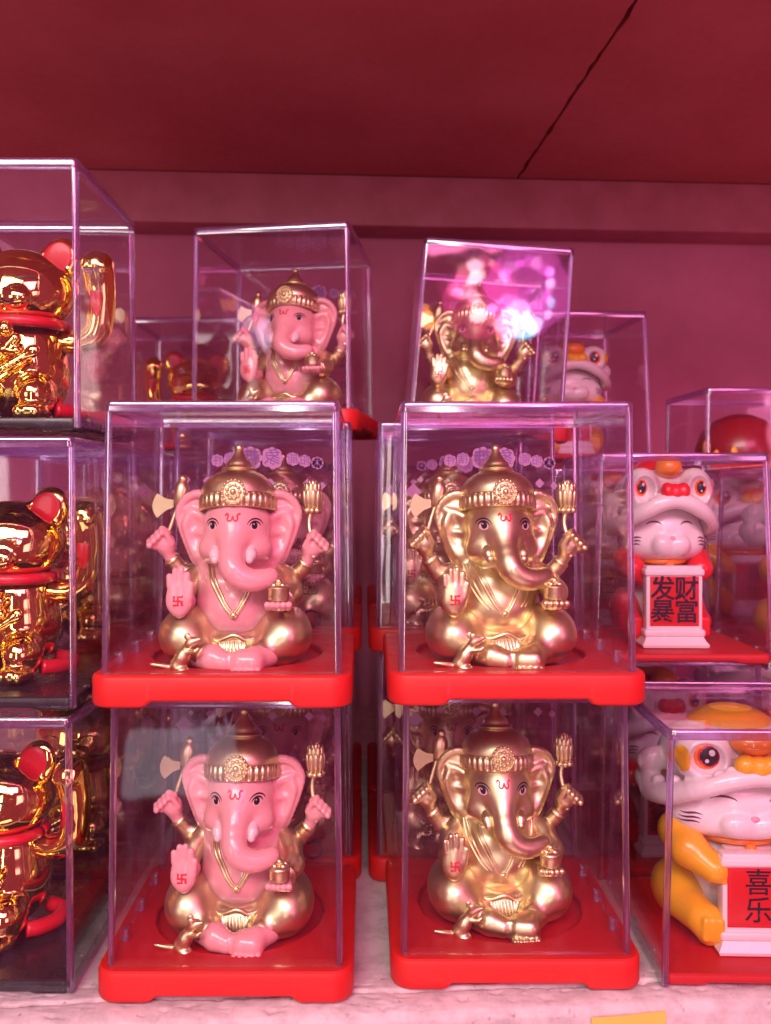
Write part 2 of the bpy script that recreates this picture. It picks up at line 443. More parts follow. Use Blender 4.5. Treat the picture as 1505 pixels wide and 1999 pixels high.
# ================================================================== THE SETTING
SHELF_ROT = math.radians(3.5)
def sl(x, y, z):                                    # shelf-local to world
    c, s = math.cos(SHELF_ROT), math.sin(SHELF_ROT); return Vector((c*x-s*y, 64+s*x+c*y, z))
ZCEIL = ZC+22.9
def rough_strip(mb, prof, x0, x1, nx, amp, scale, seed):
    L = []
    for i in range(nx+1):
        x = x0+(x1-x0)*i/nx
        L.append([Vector((x, p[0], p[1]))+amp*noise.noise_vector(Vector((x*scale, p[0]*scale+seed, p[1]*scale))) for p in prof])
    n = len(prof); vs = [q for l in L for q in l]
    mb.add(vs, [(i*n+k, i*n+k+1, (i+1)*n+k+1, (i+1)*n+k) for i in range(nx) for k in range(n-1)])
FE = -35.55                                          # front edge of the shelf, local y
prof = [(4-1.3*k, 0.0) for k in range(30)]
prof = [p for p in prof if p[0] > FE+2.4]+[(FE+2.2-.055*k, 0.0) for k in range(24)]+[(FE+.88-.055*k, -.30*(1-math.sqrt(max(0, 1-(min(1, (k+1)/16))**2)))) for k in range(16)]+[(FE, -.34-.16*k) for k in range(14)]
def crack(x): return FE+1.02+.30*noise.noise(Vector((x*.16, 2, 0)))+.10*noise.noise(Vector((x*.8, 9, 0)))+.04*noise.noise(Vector((x*3, 4, 0)))
mb = MB(); rough_strip(mb, prof, -70, 70, 900, .05, 1.3, 3)
for i, q in enumerate(mb.v):
    q = Vector(q)
    if FE-.3 < q.y < FE+2.4:
        on = noise.noise(Vector((q.x*.22, 7, 3))) > -.12
        d = abs(q.y-crack(q.x)); g = math.exp(-(d/.05)**2) if on else 0
        chips = max(0, noise.noise(Vector((q.x*2.2, q.y*3.0, 1)))-.36)*.3+max(0, noise.noise(Vector((q.x*6, q.y*7, 1)))-.35)*.25
        low = .07 if q.y < crack(q.x) else 0
        q.z -= .10*g+chips*(1 if q.y < FE+1.6 else .3)+low
        mb.v[i] = tuple(q)
floor_o = obj('shelf_surface', mb.mesh('shelf_surface', 180), 'shelf_paint'); floor_o.location = (0, 64, 0); floor_o.rotation_euler = (0, 0, SHELF_ROT)
tag(floor_o, 'white painted shelf with a worn and cracked front edge', None, None, 'structure')

def board(name, x0, x1, y0, y1, z0, z1, edge=None, ny=60):
    """a flat board; one long edge (0 left, 1 right) may be ragged"""
    L = []
    for i in range(ny+1):
        y = y0+(y1-y0)*i/ny
        a = x0+(abs(noise.noise(Vector((7, y*1.1, 0))))*.22+abs(noise.noise(Vector((3, y*4, 0))))*.10 if edge == 0 else 0)
        b = x1-(abs(noise.noise(Vector((1, y*.9, 5))))*.22+abs(noise.noise(Vector((2, y*4, 0))))*.10 if edge == 1 else 0)
        L.append([Vector((a, y, z0)), Vector((b, y, z0)), Vector((b, y, z1)), Vector((a, y, z1))])
    return MB().loops(L).mesh(name)
ceil = empty('ceiling', (0, 64, 0)); ceil.rotation_euler = (0, 0, SHELF_ROT)
tag(ceil, 'dark red underside of the shelf above, made of two boards', None, None, 'structure')
CX = 11.35
obj('board', board('board', -75, CX-.06, -43, -.004, ZCEIL, ZCEIL+.9, 1), 'ceiling_board', ceil)
obj('board', board('board', CX+.06, 75, -43, -.004, ZCEIL, ZCEIL+.9, 0), 'ceiling_board', ceil)
obj('backing', MB().box((0, -20, ZCEIL+1.3), (75, 23, .35)).mesh('backing'), 'gap_dark', ceil)
wall = empty('back_wall', (0, 64, 0)); wall.rotation_euler = (0, 0, SHELF_ROT)
tag(wall, 'purplish red board wall at the back of the shelf', None, None, 'structure')
obj('wall_board', MB().box((0, 3.8, ZCEIL*.5-1), (75, .5, ZCEIL*.5+2)).mesh('wall_board'), 'wall_board', wall)
beam_y0, zb1, zb0 = 0.0, ZCEIL-.03, ZC+19.2
obj('beam', MB().box((0, 1.648, (zb0+zb1)/2), (75, 1.648, (zb1-zb0)/2), None, .06).mesh('beam', 40), 'beam_wood', wall)
# yellow price slip stuck under the lip
c = sl(6.9, FE-.12, -1.15)
lab = MB(); xs = [i*.14 for i in range(19)]
lab.loops([[Vector((x-1.3, -.03*math.sin(x*2), 0)) + Vector((0, d, z+x*.045)) for (d, z) in ((0, -.8), (0, 0), (.02, 0), (.02, -.8))] for x in xs])
lo_ = obj('price_slip', lab.mesh('price_slip'), 'yellow_paper'); lo_.location = (c.x-.3, c.y-.02, -.52); lo_.rotation_euler = (0, 0, SHELF_ROT)
tag(lo_, 'yellow paper slip stuck on the worn front edge of the shelf', 'price slip')

# ================================================================== DISPLAY CASES
def rrect(hw, hd, r, nside=6, nc=6, extra=()):
    pts = []
    def seg(a, b):
        ts = sorted(set([i/nside for i in range(nside)]+[e for e in extra]))
        for t in ts: pts.append((a[0]+(b[0]-a[0])*t, a[1]+(b[1]-a[1])*t))
    def cor(c, a0):
        for i in range(nc): a = a0+PI/2*i/nc; pts.append((c[0]+r*math.cos(a), c[1]+r*math.sin(a)))
    seg((-hw+r, -hd), (hw-r, -hd)); cor((hw-r, -hd+r), -PI/2)
    seg((hw, -hd+r), (hw, hd-r)); cor((hw-r, hd-r), 0)
    seg((hw-r, hd), (-hw+r, hd)); cor((-hw+r, hd-r), PI/2)
    seg((-hw, hd-r), (-hw, -hd+r)); cor((-hw+r, -hd+r), PI)
    return pts
def base_mesh(hw, hd, h, r, foot, recess_r, recess_d):
    ex = (.135, .16, .185, .815, .84, .865)
    def loop(inset, z, bottom=False):
        out = []
        for (x, y) in rrect(hw-inset, hd-inset, max(.05, r-inset), 6, 8, ex):
            zz = z
            if bottom:
                a = abs(x)/(hw*.97-r) if abs(y) > hd-inset-.02 else (abs(y)/(hd*.97-r) if abs(x) > hw-inset-.02 else 9)
                k = min(1, max(0, (.72-a)/.06)); zz = z+foot*k
            out.append(Vector((x, y, zz)))
        return out
    L = [loop(.45, foot*.9), loop(.45, foot*.9), loop(.16, 0, True), loop(.05, .06, True), loop(0, .16, True), loop(0, h-.14), loop(.03, h-.05), loop(.10, h)]
    L[0] = [Vector((p.x, p.y, foot*.95)) for p in loop(.5, 0)]; L[1] = [Vector((p.x, p.y, max(.02, foot*1.0))) for p in loop(.34, 0)]
    for i, p in enumerate(loop(.34, .02, True)): L[1][i] = p
    if recess_r:
        out = loop(.9, h); L.append(out)
        def circ(rr, z): return [Vector((rr*math.cos(math.atan2(p.y, p.x)), rr*math.sin(math.atan2(p.y, p.x)), z)) for p in out]
        L += [circ(recess_r+.06, h), circ(recess_r, h-.05), circ(recess_r, h-recess_d+.04), circ(recess_r-.05, h-recess_d), circ(recess_r*.3, h-recess_d)]
    return MB().loops(L).mesh('base', 32)
def frame_pts(hw0, hd0, hw1, hd1, z0, z1):
    def at(fx, fy, z, inx=0, iny=0):
        t = (z-z0)/(z1-z0); hw = hw0+(hw1-hw0)*t; hd = hd0+(hd1-hd0)*t
        return Vector((fx*(hw-inx), fy*(hd-iny), z))
    return at
def cover_parts(hw0, hd0, hw1, hd1, z0, z1, rim=.36, t=.12, p=.19):
    at = frame_pts(hw0, hd0, hw1, hd1, z0, z1); zr = z1-rim; g = .004; M = {}
    def slab(q0, q1, q2, q3, n):                     # four outer corners, thickness along n
        n = Vector(n)*t; a = [q0, q1, q2, q3]; b = [q+n for q in a]
        return MB().add(a+b, [(0, 1, 2, 3), (7, 6, 5, 4), (0, 4, 5, 1), (1, 5, 6, 2), (2, 6, 7, 3), (3, 7, 4, 0)])
    M['front_pane'] = slab(at(-1, -1, z0, p+g), at(1, -1, z0, p+g), at(1, -1, zr-g, p+g), at(-1, -1, zr-g, p+g), (0, 1, 0)).mesh('front_pane')
    M['back_pane'] = slab(at(1, 1, z0, p+g), at(-1, 1, z0, p+g), at(-1, 1, zr-g, p+g), at(1, 1, zr-g, p+g), (0, -1, 0)).mesh('back_pane')
    M['side_pane_l'] = slab(at(-1, 1, z0, 0, p+g), at(-1, -1, z0, 0, p+g), at(-1, -1, zr-g, 0, p+g), at(-1, 1, zr-g, 0, p+g), (1, 0, 0)).mesh('side_pane')
    M['side_pane_r'] = slab(at(1, -1, z0, 0, p+g), at(1, 1, z0, 0, p+g), at(1, 1, zr-g, 0, p+g), at(1, -1, zr-g, 0, p+g), (-1, 0, 0)).mesh('side_pane')
    posts = []
    for (sx, sy) in ((-1, -1), (1, -1), (1, 1), (-1, 1)):
        L = []
        for z in (z0-.02, z0+.3, zr-.3, zr-g):
            ring = []
            for i in range(7):                      # rounded outside
                a = PI/2*i/6; d = p*.92
                ring.append(at(sx, sy, z, d-d*math.sin(a), d-d*math.cos(a)))
            ring += [at(sx, sy, z, 0, p), at(sx, sy, z, t, p), at(sx, sy, z, t+.10, t+.10), at(sx, sy, z, p, t), at(sx, sy, z, p, 0)]
            L.append(ring)
        posts.append(MB().loops(L).mesh('corner_post', 50))
    M['posts'] = posts
    o0, o1 = rrect(1, 1, .001, 1, 1), None
    def ring(ins, z):
        t_ = (z-z0)/(z1-z0); hw = hw0+(hw1-hw0)*t_; hd = hd0+(hd1-hd0)*t_
        return [Vector((x, y, z)) for (x, y) in rrect(hw-ins, hd-ins, max(.03, .22-ins), 2, 5)]
    L = [ring(.17, zr), ring(-.012, zr), ring(-.02, zr+.05), ring(-.02, z1-.12), ring(.0, z1-.05), ring(.05, z1), ring(.13, z1), ring(.17, z1-.05), ring(.17, zr+.06), ring(.17, zr)]
    M['rim'] = MB().loops(L, False, False).mesh('rim', 40)
    L = [ring(.176, z1-.2), ring(.176, z1-.055), ]
    M['top_pane'] = MB().loops(L).mesh('top_pane', 30)
    M['clips'] = []
    for sx in (-1, 1):
        for f in (-.55, .0, .55):
            q = at(sx, 1, z0+.22, t+.075, 0); M['clips'].append(MB().box((q.x, f*hd0, z0+.2), (.07, .16, .2), None, .03).mesh('clip', 30))
    return M
def build_case(kind):
    root = empty('display_case')
    if kind == 'elephant':
        bw, bh = 4.28, 1.05
        obj('base', base_mesh(bw, bw, bh, .75, .20, 3.12, .28), 'red_base', root)
        P = cover_parts(3.93, 3.93, 3.84, 3.84, bh+.004, bh+8.93)
    elif kind == 'gold_cat':
        obj('base', base_mesh(3.52, 3.75, .50, .3, .1, 0, 0), 'black_base', root)
        P = cover_parts(3.60, 3.82, 3.50, 3.72, .16, 9.28)
        # the cover reaches round the tray
    elif kind == 'lion_cat':
        obj('base', base_mesh(3.62, 3.72, .42, .25, .08, 0, 0), 'red_base', root)
        P = cover_parts(3.78, 3.86, 3.50, 3.72, .10, 8.75)
    else:
        obj('base', base_mesh(3.3, 3.3, .4, .25, .08, 0, 0), 'red_base', root)
        P = cover_parts(3.40, 3.40, 3.34, 3.34, .10, 4.6)
    obj('front_pane', P['front_pane'], 'acrylic_pane', root)
    back = obj('back_pane', P['back_pane'], 'acrylic_pane', root)
    obj('side_pane', P['side_pane_l'], 'acrylic_pane', root); obj('side_pane', P['side_pane_r'], 'acrylic_pane', root)
    obj('top_pane', P['top_pane'], 'acrylic_pane', root)
    for me in P['posts']: obj('corner_post', me, 'acrylic_edge', root)
    obj('rim', P['rim'], 'acrylic_edge', root)
    for me in P['clips']: obj('clip', me, 'acrylic_edge', root)
    return root, back

def diamond(mb, x, y, z, r, rz=None):
    rz = rz or r
    mb.add([(x-r, y, z), (x, y, z-rz), (x+r, y, z), (x, y, z+rz), (x-r, y+.012, z), (x, y+.012, z-rz), (x+r, y+.012, z), (x, y+.012, z+rz)],
           [(0, 1, 2, 3), (7, 6, 5, 4), (0, 4, 5, 1), (1, 5, 6, 2), (2, 6, 7, 3), (3, 7, 4, 0)])
def puff(mb, blobs, y):
    for (x, z, r) in blobs:
        mb.loops([[Vector((x+r*math.cos(2*PI*i/18), y+d, z+r*math.sin(2*PI*i/18))) for i in range(18)] for d in (0, .012)])
def print_on(back, hd, zt):
    """mirrored print on the outside of the back pane: title, diamonds, small text, marks"""
    y = hd+.012
    tb = MB(); rnd = random.Random(4); xs = []
    def glyph(cx, cz, s):
        puff(tb, [(cx+s*a, cz+s*b, s*c) for (a, b, c) in ((0, 0, .60), (-.34, .34, .36), (.36, .33, .33), (-.37, -.30, .35), (.33, -.36, .36), (0, .50, .30), (.05, -.55, .28), (-.5, .02, .28), (.52, .0, .30))], y+.03+rnd.random()*.004)
    TITLE = [('太', -2.5, -.1, .52), ('阳', -1.98, -.02, .52), ('能', -1.48, .06, .56), ('象', -.62, .10, .92), ('神', .28, .10, .98), ('摆', 1.12, .06, .56), ('件', 1.66, 0, .52)]
    # printed to be read from behind, so the order runs right to left from the front
    for (ch, x, dz, s) in TITLE: glyph(-x+.2, zt+dz, s*.62)
    obj('title_backing', tb.mesh('title_backing'), 'puff_print', back)
    vs = []
    for (ch, x, dz, s) in TITLE:
        me = stand(text_mesh(ch, s*.82), (-x+.2, y+.022, zt+dz), True); obj('title_print', me, 'violet_print', back)
    for (x, z, r) in ((-1.9, zt-.85, .17), (-2.7, zt-.8, .13), (-.35, zt-.95, .21), (.75, zt-.95, .21), (2.3, zt-.95, .2), (-3.0, zt-1.3, .35), (-.1, zt-1.6, .45), (2.9, zt-1.05, .17)):
        dm = MB(); diamond(dm, x, y+.015, z, r); obj('diamond_print', dm.mesh('diamond_print'), 'puff_print', back)
    # left half in view: WIRELESS lines, number, origin; right half: notes, sun mark, CE mark
    for o_ in [c_ for c_ in back.children if c_.name.startswith('title')]: o_['kind'] = 'stuff'
    for (s, size, x, z) in (('WIRELESS', .36, -1.85, 3.45), ('SOLAR POWERED', .20, -1.85, 3.05), ('NO. 23156', .33, -1.9, 2.3), ('MADE IN CHINA', .31, -1.9, 1.85),
                            ('注意事项请勿', .26, 2.35, 4.9), ('放置在阳光下', .26, 2.35, 4.55), ('产品合格检验', .26, 2.35, 4.2), ('CE', 1.15, 2.25, 1.6), ('S', .38, 1.72, 3.3), ('.', .5, 1.72, 2.85)):
        obj('small_print', stand(text_mesh(s, size, space=(1.05)), (x, y+.022, z), True), 'ink', back)['kind'] = 'stuff'
    sq = MB(); sx, sz, r = 2.4, 2.98, .31
    def fr(hw, d): return [Vector((sx+px, y+d, sz+pz)) for (px, pz) in rrect(hw, hw, hw*.25, 1, 4)]
    sq.loops([fr(r, .02), fr(r, .03), fr(r-.04, .03), fr(r-.04, .02), fr(r, .02)], False, False)
    sq.loops([[Vector((sx+.085*math.cos(a*PI/8), y+d, sz+.085*math.sin(a*PI/8))) for a in range(16)] for d in (.02, .03)])
    for k in range(8):
        a = 2*PI*(k+.5)/8; sq.box((sx+.19*math.cos(a), y+.025, sz+.19*math.sin(a)), (.055, .005, .02), (0, -a, 0))
    obj('sun_mark', sq.mesh('sun_mark'), 'ink', back)

# ================================================================== FIGURES
# ---- seated elephant-headed figure, front is -y, floor z = 0
def hand_fist(S, c, side, tilt=0.0):
    """closed fist seen from the front: back of the hand with four curled fingers and a thumb"""
    c = np.array(c); s = side
    S.ell(c, (.38, .33, .44), .1, (0, s*.6, 0))
    for i in range(4):
        a = c+np.array((s*(-.10+.155*i), -.14, .36-.145*i)); b = a+np.array((s*.16, -.10, .13)); e = b+np.array((-s*.03, -.16, -.10))
        S.cap(a, b, .145, .135, .05); S.cap(b, e, .135, .115, .04)
    S.cap(c+np.array((-s*.26, -.18, .02)), c+np.array((-s*.10, -.33, .34)), .13, .10, .06)
def make_elephant():
    H = .046
    S = Sculpt((-3.35, -3.1, -.05), (3.35, 1.75, 6.4), H)
    # trunk of the body, head
    S.ell((0, .0, 1.95), (1.58, 1.40, 1.4), .2).ell((0, .1, 2.85), (1.56, 1.08, .95), .35)
    S.ell((-.5, -.75, 2.75), (.55, .45, .42), .3).ell((.5, -.75, 2.75), (.55, .45, .42), .3)
    S.cap((-1.0, .1, 3.2), (1.0, .1, 3.2), .48, .48, .3)
    S.ell((0, -.30, 4.62), (1.30, 1.22, 1.15), .25).ell((0, -.75, 4.35), (1.05, .85, .95), .3)
    for s in (-1, 1):
        S.ell((s*.74, -.78, 3.98), (.60, .62, .56), .25)
        S.ell((s*.62, -1.25, 3.85), (.33, .32, .30), .18)       # socket of the tusk
    TR = spline([(0, -.72, 4.95), (0, -1.22, 4.42), (-.02, -1.70, 3.88), (.06, -2.08, 3.42), (.34, -2.15, 3.14), (.74, -2.12, 3.02), (1.12, -2.0, 3.05), (1.38, -1.86, 3.12)], 4)
    n = len(TR); RT = [.54-.28*(i/(n-1)) for i in range(n)]
    for i in range(n-1): S.cap(TR[i], TR[i+1], RT[i]-.05*max(0, 1-i/7), RT[i+1]-.05*max(0, 1-(i+1)/7), .75 if i == 0 else max(.08, .50-.06*i))
    for i in range(9, n-3, 2):                                   # shallow rings across the trunk
        S.cap(TR[i], tuple(np.array(TR[i])+np.array((.0, .0, .001))), RT[i]+.010, None, .05)
    # ears
    for s in (-1, 1):
        S.ell((s*1.72, .12, 5.08), (.60, .20, .78), .15, (0, s*-.12, s*.25))
        S.cap((s*1.62, .10, 4.7), (s*1.42, .0, 3.72), .52, .36, .25)
        S.ell((s*1.62, -.62, 4.55), (.40, .52, .85), .16, (0, s*.12, s*.25), cut=True)
        E = [(s*1.05, -.05, 5.55), (s*1.45, -.10, 5.80), (s*1.95, -.02, 5.62), (s*2.22, .06, 5.15), (s*2.08, .05, 4.55), (s*1.86, .02, 4.0), (s*1.62, -.02, 3.5), (s*1.36, -.08, 3.38)]
        E = spline(E, 3); S.chain(E, [.15-.05*abs(i/(len(E)-1)-.1) for i in range(len(E))], .05, .12)
        for (a, b) in (((s*1.1, -.22, 4.95), (s*1.92, -.02, 5.25)), ((s*1.12, -.24, 4.45), (s*1.85, -.02, 4.5)), ((s*1.10, -.22, 4.0), (s*1.55, -.08, 3.7))):
            S.cap(a, b, .13, .07, .16)
    # raised palm hand
    px_, py_ = -1.86, -1.72
    S.ell((px_, py_, 2.42), (.46, .22, .60), .1); S.ell((px_, py_, 2.25), (.44, .24, .40), .1)
    for i, (dx, tz, r) in enumerate(((-.34, 3.22, .115), (-.13, 3.40, .125), (.09, 3.42, .125), (.30, 3.28, .115))):
        S.cap((px_+dx*.92, py_-.02, 2.8), (px_+dx, py_-.03, tz-.1), r+.01, r-.012, .035)
    S.cap((px_+.36, py_-.05, 2.42), (px_+.45, py_-.08, 2.86), .13, .095, .06)
    S.cap((px_, py_+.1, 2.0), (-1.78, -.8, 2.2), .28, .34, .1)
    # hand under the bowl
    hx, hy, hz = 1.64, -1.95, 2.18
    S.ell((hx, hy+.1, hz), (.44, .40, .20), .1); S.cap((hx, hy+.3, hz), (1.85, -.9, 2.35), .26, .34, .1)
    for i in range(5): S.cap((hx-.36+.18*i, hy-.16, hz-.03), (hx-.38+.19*i, hy-.36+.04*abs(i-2), hz+.06), .125, .115, .03)
    # upper hands with the lifted forearms
    hand_fist(S, (-2.72, .05, 4.08), -1); hand_fist(S, (2.74, .05, 3.96), 1)
    S.cap((-2.62, .12, 3.75), (-2.45, .2, 3.45), .24, .24, .1); S.cap((2.62, .12, 3.62), (2.42, .2, 3.3), .24, .24, .1)
    # feet
    S.cap((-1.15, -1.75, .55), (-.62, -2.12, .50), .42, .44, .1); S.cap((-.62, -2.12, .50), (-.18, -2.32, .42), .44, .36, .1)
    for i in range(4): S.ell((.06-.02*i, -2.50+.02*i, .20+.15*i), (.13, .13, .085), .035)
    S.cap((1.25, -1.75, .55), (.85, -2.2, .52), .40, .40, .2); S.box((.60, -2.40, .42), (.58, .44, .42), .39, .15, (.18, 0, -.12))
    for i in range(5):
        S.ell((.16+.215*i, -2.86+.03*abs(i-1.5), .155), (.125, .16, .14), .03)
        S.ell((.16+.215*i, -2.98+.03*abs(i-1.5), .19), (.07, .05, .06), .015)
    S.floor(.012)
    P = []                                                        # (name, mesh, pink material, children)
    P.append(('body', S.mesh('body'), 'pink_plastic', []))
    ys = S.front()
    # trousers
    T = Sculpt((-3.2, -2.7, -.02), (3.2, 1.8, 2.5), H)
    for s in (-1, 1):
        T.ell((s*1.62, -.42, 1.05), (1.10, 1.62, 1.02), .2, (0, 0, s*.22))
        T.cap((s*1.62, -1.15, .8), (s*.98, -1.86, .6), .66, .46, .3)
    T.ell((0, .35, .9), (1.9, 1.25, .98), .25); T.ell((0, -.72, .62), (1.55, 1.02, .74), .3)
    for s in (-1, 1):                                            # soft folds and cuff rims
        for k in range(3):
            T.cap((s*(1.2+.25*k), -1.75+.16*k, .3+.22*k), (s*(1.9+.2*k), -1.2+.2*k, .55+.28*k), .06, .04, .14, cut=True)
        T.cap((s*.98, -1.98, .28), (s*.90, -1.72, 1.0), .10, .10, .06)
    T.ell((0, -1.15, 2.15), (1.12, .9, .98), .10, cut=True)
    T.floor(.012)
    P.append(('trousers', T.mesh('trousers'), 'satin_gold', []))
    yt = T.front()
    # sleeves
    for pts, rr in (([(-1.30, .25, 3.2), (-1.78, -.15, 2.72), (-1.95, -.8, 2.28), (-1.90, -1.3, 2.14)], [.38, .42, .38, .33]),
                    ([(1.30, .2, 3.2), (1.80, -.2, 2.8), (1.98, -.9, 2.46), (1.82, -1.42, 2.3)], [.40, .46, .42, .33]),
                    ([(-1.1, .35, 3.25), (-1.75, .35, 3.0), (-2.12, .32, 3.02), (-2.40, .25, 3.38), (-2.50, .2, 3.52)], [.34, .32, .31, .27, .26]),
                    ([(1.1, .35, 3.2), (1.70, .35, 2.92), (2.05, .32, 2.92), (2.38, .25, 3.24), (2.48, .2, 3.40)], [.34, .32, .31, .27, .26])):
        q = Sculpt(np.min(pts, 0)-.7, np.max(pts, 0)+.7, .05); q.chain(pts, rr, .15)
        a, b = np.array(pts[-2]), np.array(pts[-1]); d = (b-a)/np.linalg.norm(b-a); u = np.cross(d, (0, 1, .3)); u /= np.linalg.norm(u); v = np.cross(d, u)
        for k in range(14):
            t0, t1 = 2*PI*k/14, 2*PI*(k+1)/14; R = rr[-1]+.01
            q.cap(b+R*(u*math.cos(t0)+v*math.sin(t0)), b+R*(u*math.cos(t1)+v*math.sin(t1)), .055, None, .03)
        P.append(('sleeve', q.mesh('sleeve'), 'satin_gold', []))
    # shawl over the shoulders with a soft edge, and the necklace
    N = [(-1.02, 3.42), (-.86, 3.0), (-.62, 2.55), (-.36, 2.12), (-.14, 1.86), (0, 1.78), (.14, 1.88), (.36, 2.2), (.58, 2.62), (.72, 2.95)]
    N = spline([(x, 0, z) for x, z in N], 5); N = [(x, z) for (x, _, z) in N]
    BB = Sculpt((-2, -2, .3), (2, 1.6, 4), .06)                  # the chest alone, to lay things on
    BB.ell((0, .0, 1.95), (1.58, 1.40, 1.4), .2).ell((0, .1, 2.85), (1.56, 1.08, .95), .35).ell((-.5, -.75, 2.75), (.55, .45, .42), .3).ell((.5, -.75, 2.75), (.55, .45, .42), .3)
    BB.cap((-1.0, .1, 3.2), (1.0, .1, 3.2), .48, .48, .3)
    yb = BB.front()
    nb = MB()
    nb.tube([(x, yb(x, z)-.035, z) for x, z in N], .062, 8)
    nb.tube([(x*.86+.0, yb(x*.86, z+.10)-.03, z+.10) for x, z in N], .048, 8)
    nb.ball((0, yb(0, 1.8)-.09, 1.80), (.13, .09, .11), 8)
    P.append(('necklace', nb.mesh('necklace', 60), 'satin_gold', []))
    sh = MB()                                                    # edges of the shawl running down from the shoulders
    for s_ in (-1, 1):
        for o in (0, .16):
            pts = [(s_*(1.22+o*.6), 3.38+o*.2), (s_*(1.12+o), 3.0), (s_*(.98+o), 2.6), (s_*(.80+o), 2.25), (s_*(.62+o), 2.0)] if s_ > 0 else [(s_*(1.22+o*.6), 3.38+o*.2), (s_*(1.10+o), 2.95), (s_*(.88+o), 2.5), (s_*(.62+o), 2.12), (s_*(.40+o), 1.92)]
            sh.tube([(x, yb(x, z)-.0, z) for x, _, z in spline([(x, 0, z) for x, z in pts], 4)], [.065-.03*i/16 for i in range(17)], 8)
    P.append(('shawl_edge', sh.mesh('shawl_edge', 60), 'satin_gold', []))
    # belt with its wave, and the gathered cloth below
    W = [(-1.0, 1.14), (-.75, 1.02), (-.5, 1.0), (-.25, 1.08), (0, 1.16), (.2, 1.12), (.42, 1.0), (.7, 1.02), (.98, 1.12)]
    W = [(x, z) for (x, _, z) in spline([(x, 0, z) for x, z in W], 4)]
    P.append(('belt', MB().tube([(x, -1.60+.30*x*x, z) for x, z in W], .095, 8).mesh('belt', 60), 'satin_gold', []))
    lc = MB()
    for i in range(11):
        x = -.45+1.2*i/10; lc.tube([(x, -1.42+.08*abs(x), 1.08), (x*1.03, -1.62+.1*abs(x), .9), (x*1.08+.05, -1.76+.1*abs(x), .5), (x*1.1+.06, -1.76+.1*abs(x), .3)], [.06, .075, .085, .06], 8)
    lc.ball((.12, -1.22, .72), (.80, .48, .46), 9)
    P.append(('loincloth', lc.mesh('loincloth', 60), 'satin_gold', []))
    # tusks
    for s in (-1, 1):
        t = Sculpt((-1.3, -2.3, 3.2), (1.3, -.8, 4.3), .035)
        t.chain([(s*.60, -1.40, 3.92), (s*.62, -1.62, 3.80), (s*.60, -1.80, 3.66)], [.235, .22, .15], .05)
        P.append(('tusk', t.mesh('tusk'), 'ivory', []))
    # eyes: painted on the head
    for s in (-1, 1):
        ex, ez = s*.755, 4.76
        e = disc_on(ys, (ex, ez-.035), .15, .12, .006).mesh('eye', 180)
        pu = disc_on(ys, (ex-s*.01, ez+.0), .095, .12, .012).mesh('pupil', 180)
        la = MB(); br = MB(); ribbon_on(ys, arc((ex, ez-.06), .185, .20, .08*PI, .92*PI), .055, .012, la, True)
        ribbon_on(ys, arc((ex, ez-.05), .27, .28, .10*PI, .90*PI), .05, .012, br, True)
        gl = disc_on(ys, (ex-.03, ez+.05), .022, .022, .018).mesh('glint', 180)
        P.append(('eye', e, 'eye_pink', [('pupil', pu, 'ink'), ('lash', la.mesh('lash', 180), 'ink'), ('brow', br.mesh('brow', 180), 'ink'), ('glint', gl, 'eye_white')]))
    m = MB()
    ribbon_on(ys, [(x, z) for (x, _, z) in spline([(-.27, 0, 5.08), (-.22, 0, 5.16), (-.16, 0, 5.10), (-.19, 0, 4.98), (-.12, 0, 4.92), (-.04, 0, 4.96), (.0, 0, 5.07), (.04, 0, 4.96), (.12, 0, 4.92), (.17, 0, 5.0), (.15, 0, 5.08), (.20, 0, 5.15), (.26, 0, 5.14)], 4)], .058, .012, m)
    P.append(('forehead_mark', m.mesh('forehead_mark', 180), 'red_print', []))
    m = MB(); pc = (px_+.0, 2.33); q = .068; V = {}; ji = random.Random(3); rows_ = ['#.###', '#.#..', '#####', '..#.#', '###.#']
    def vid(i, j):
        if (i, j) not in V:
            x, z = pc[0]+(i-5)*q*.5+ji.uniform(-.014, .014), pc[1]+(5-j)*q*.5+ji.uniform(-.014, .014); V[(i, j)] = len(m.v); m.v.append((x, ys(x, z)-.012, z))
        return V[(i, j)]
    for r in range(5):
        for c in range(5):
            if rows_[r][c] == '#':
                for (u, v) in ((0, 0), (1, 0), (0, 1), (1, 1)):
                    i, j = 2*c+u, 2*r+v; m.f.append((vid(i, j), vid(i+1, j), vid(i+1, j+1), vid(i, j+1)))
    P.append(('palm_mark', m.mesh('palm_mark', 180), 'red_print', []))
    # crown
    Rt = Matrix.Rotation(math.radians(-9), 3, 'X'); cc = Vector((0, -.12, 5.22))
    dome = [(1.25, .42), (1.37, .47), (1.385, .58), (1.35, .74), (1.25, .93), (1.08, 1.10), (.86, 1.25), (.70, 1.32), (.64, 1.35), (.63, 1.38), (.66, 1.42), (.62, 1.46), (.54, 1.48), (.50, 1.52), (.49, 1.58), (.44, 1.68), (.34, 1.78), (.25, 1.90), (.18, 2.02), (.15, 2.08)]
    cm = MB().lathe(dome, 56, cc, Rt); cm.lathe([(1.2, .3), (1.2, .5)], 40, cc, Rt)
    band = MB()
    fl = lambda a, z: 1+.016*(max(-1, min(1, 2.2*math.sin(a*36)))-.4 if .04 < z < .44 else 0)
    band.lathe([(1.28, -.02), (1.385, -.02), (1.41, .0), (1.41, .05), (1.425, .06), (1.43, .25), (1.42, .42), (1.40, .43), (1.40, .47), (1.37, .5), (1.25, .5)], 288, cc, Rt, fl)
    def fr(x, y, z): return Rt @ Vector((x, y, z))+cc
    Rm = Rt @ Matrix.Rotation(PI/2, 3, 'X')
    md = MB(); mc = fr(0, -1.40, .43)
    md.lathe([(.42, -.05), (.43, .06), (.40, .10), (.36, .09), (.34, .05), (.30, .05), (.05, .12)], 36, mc, Rm)
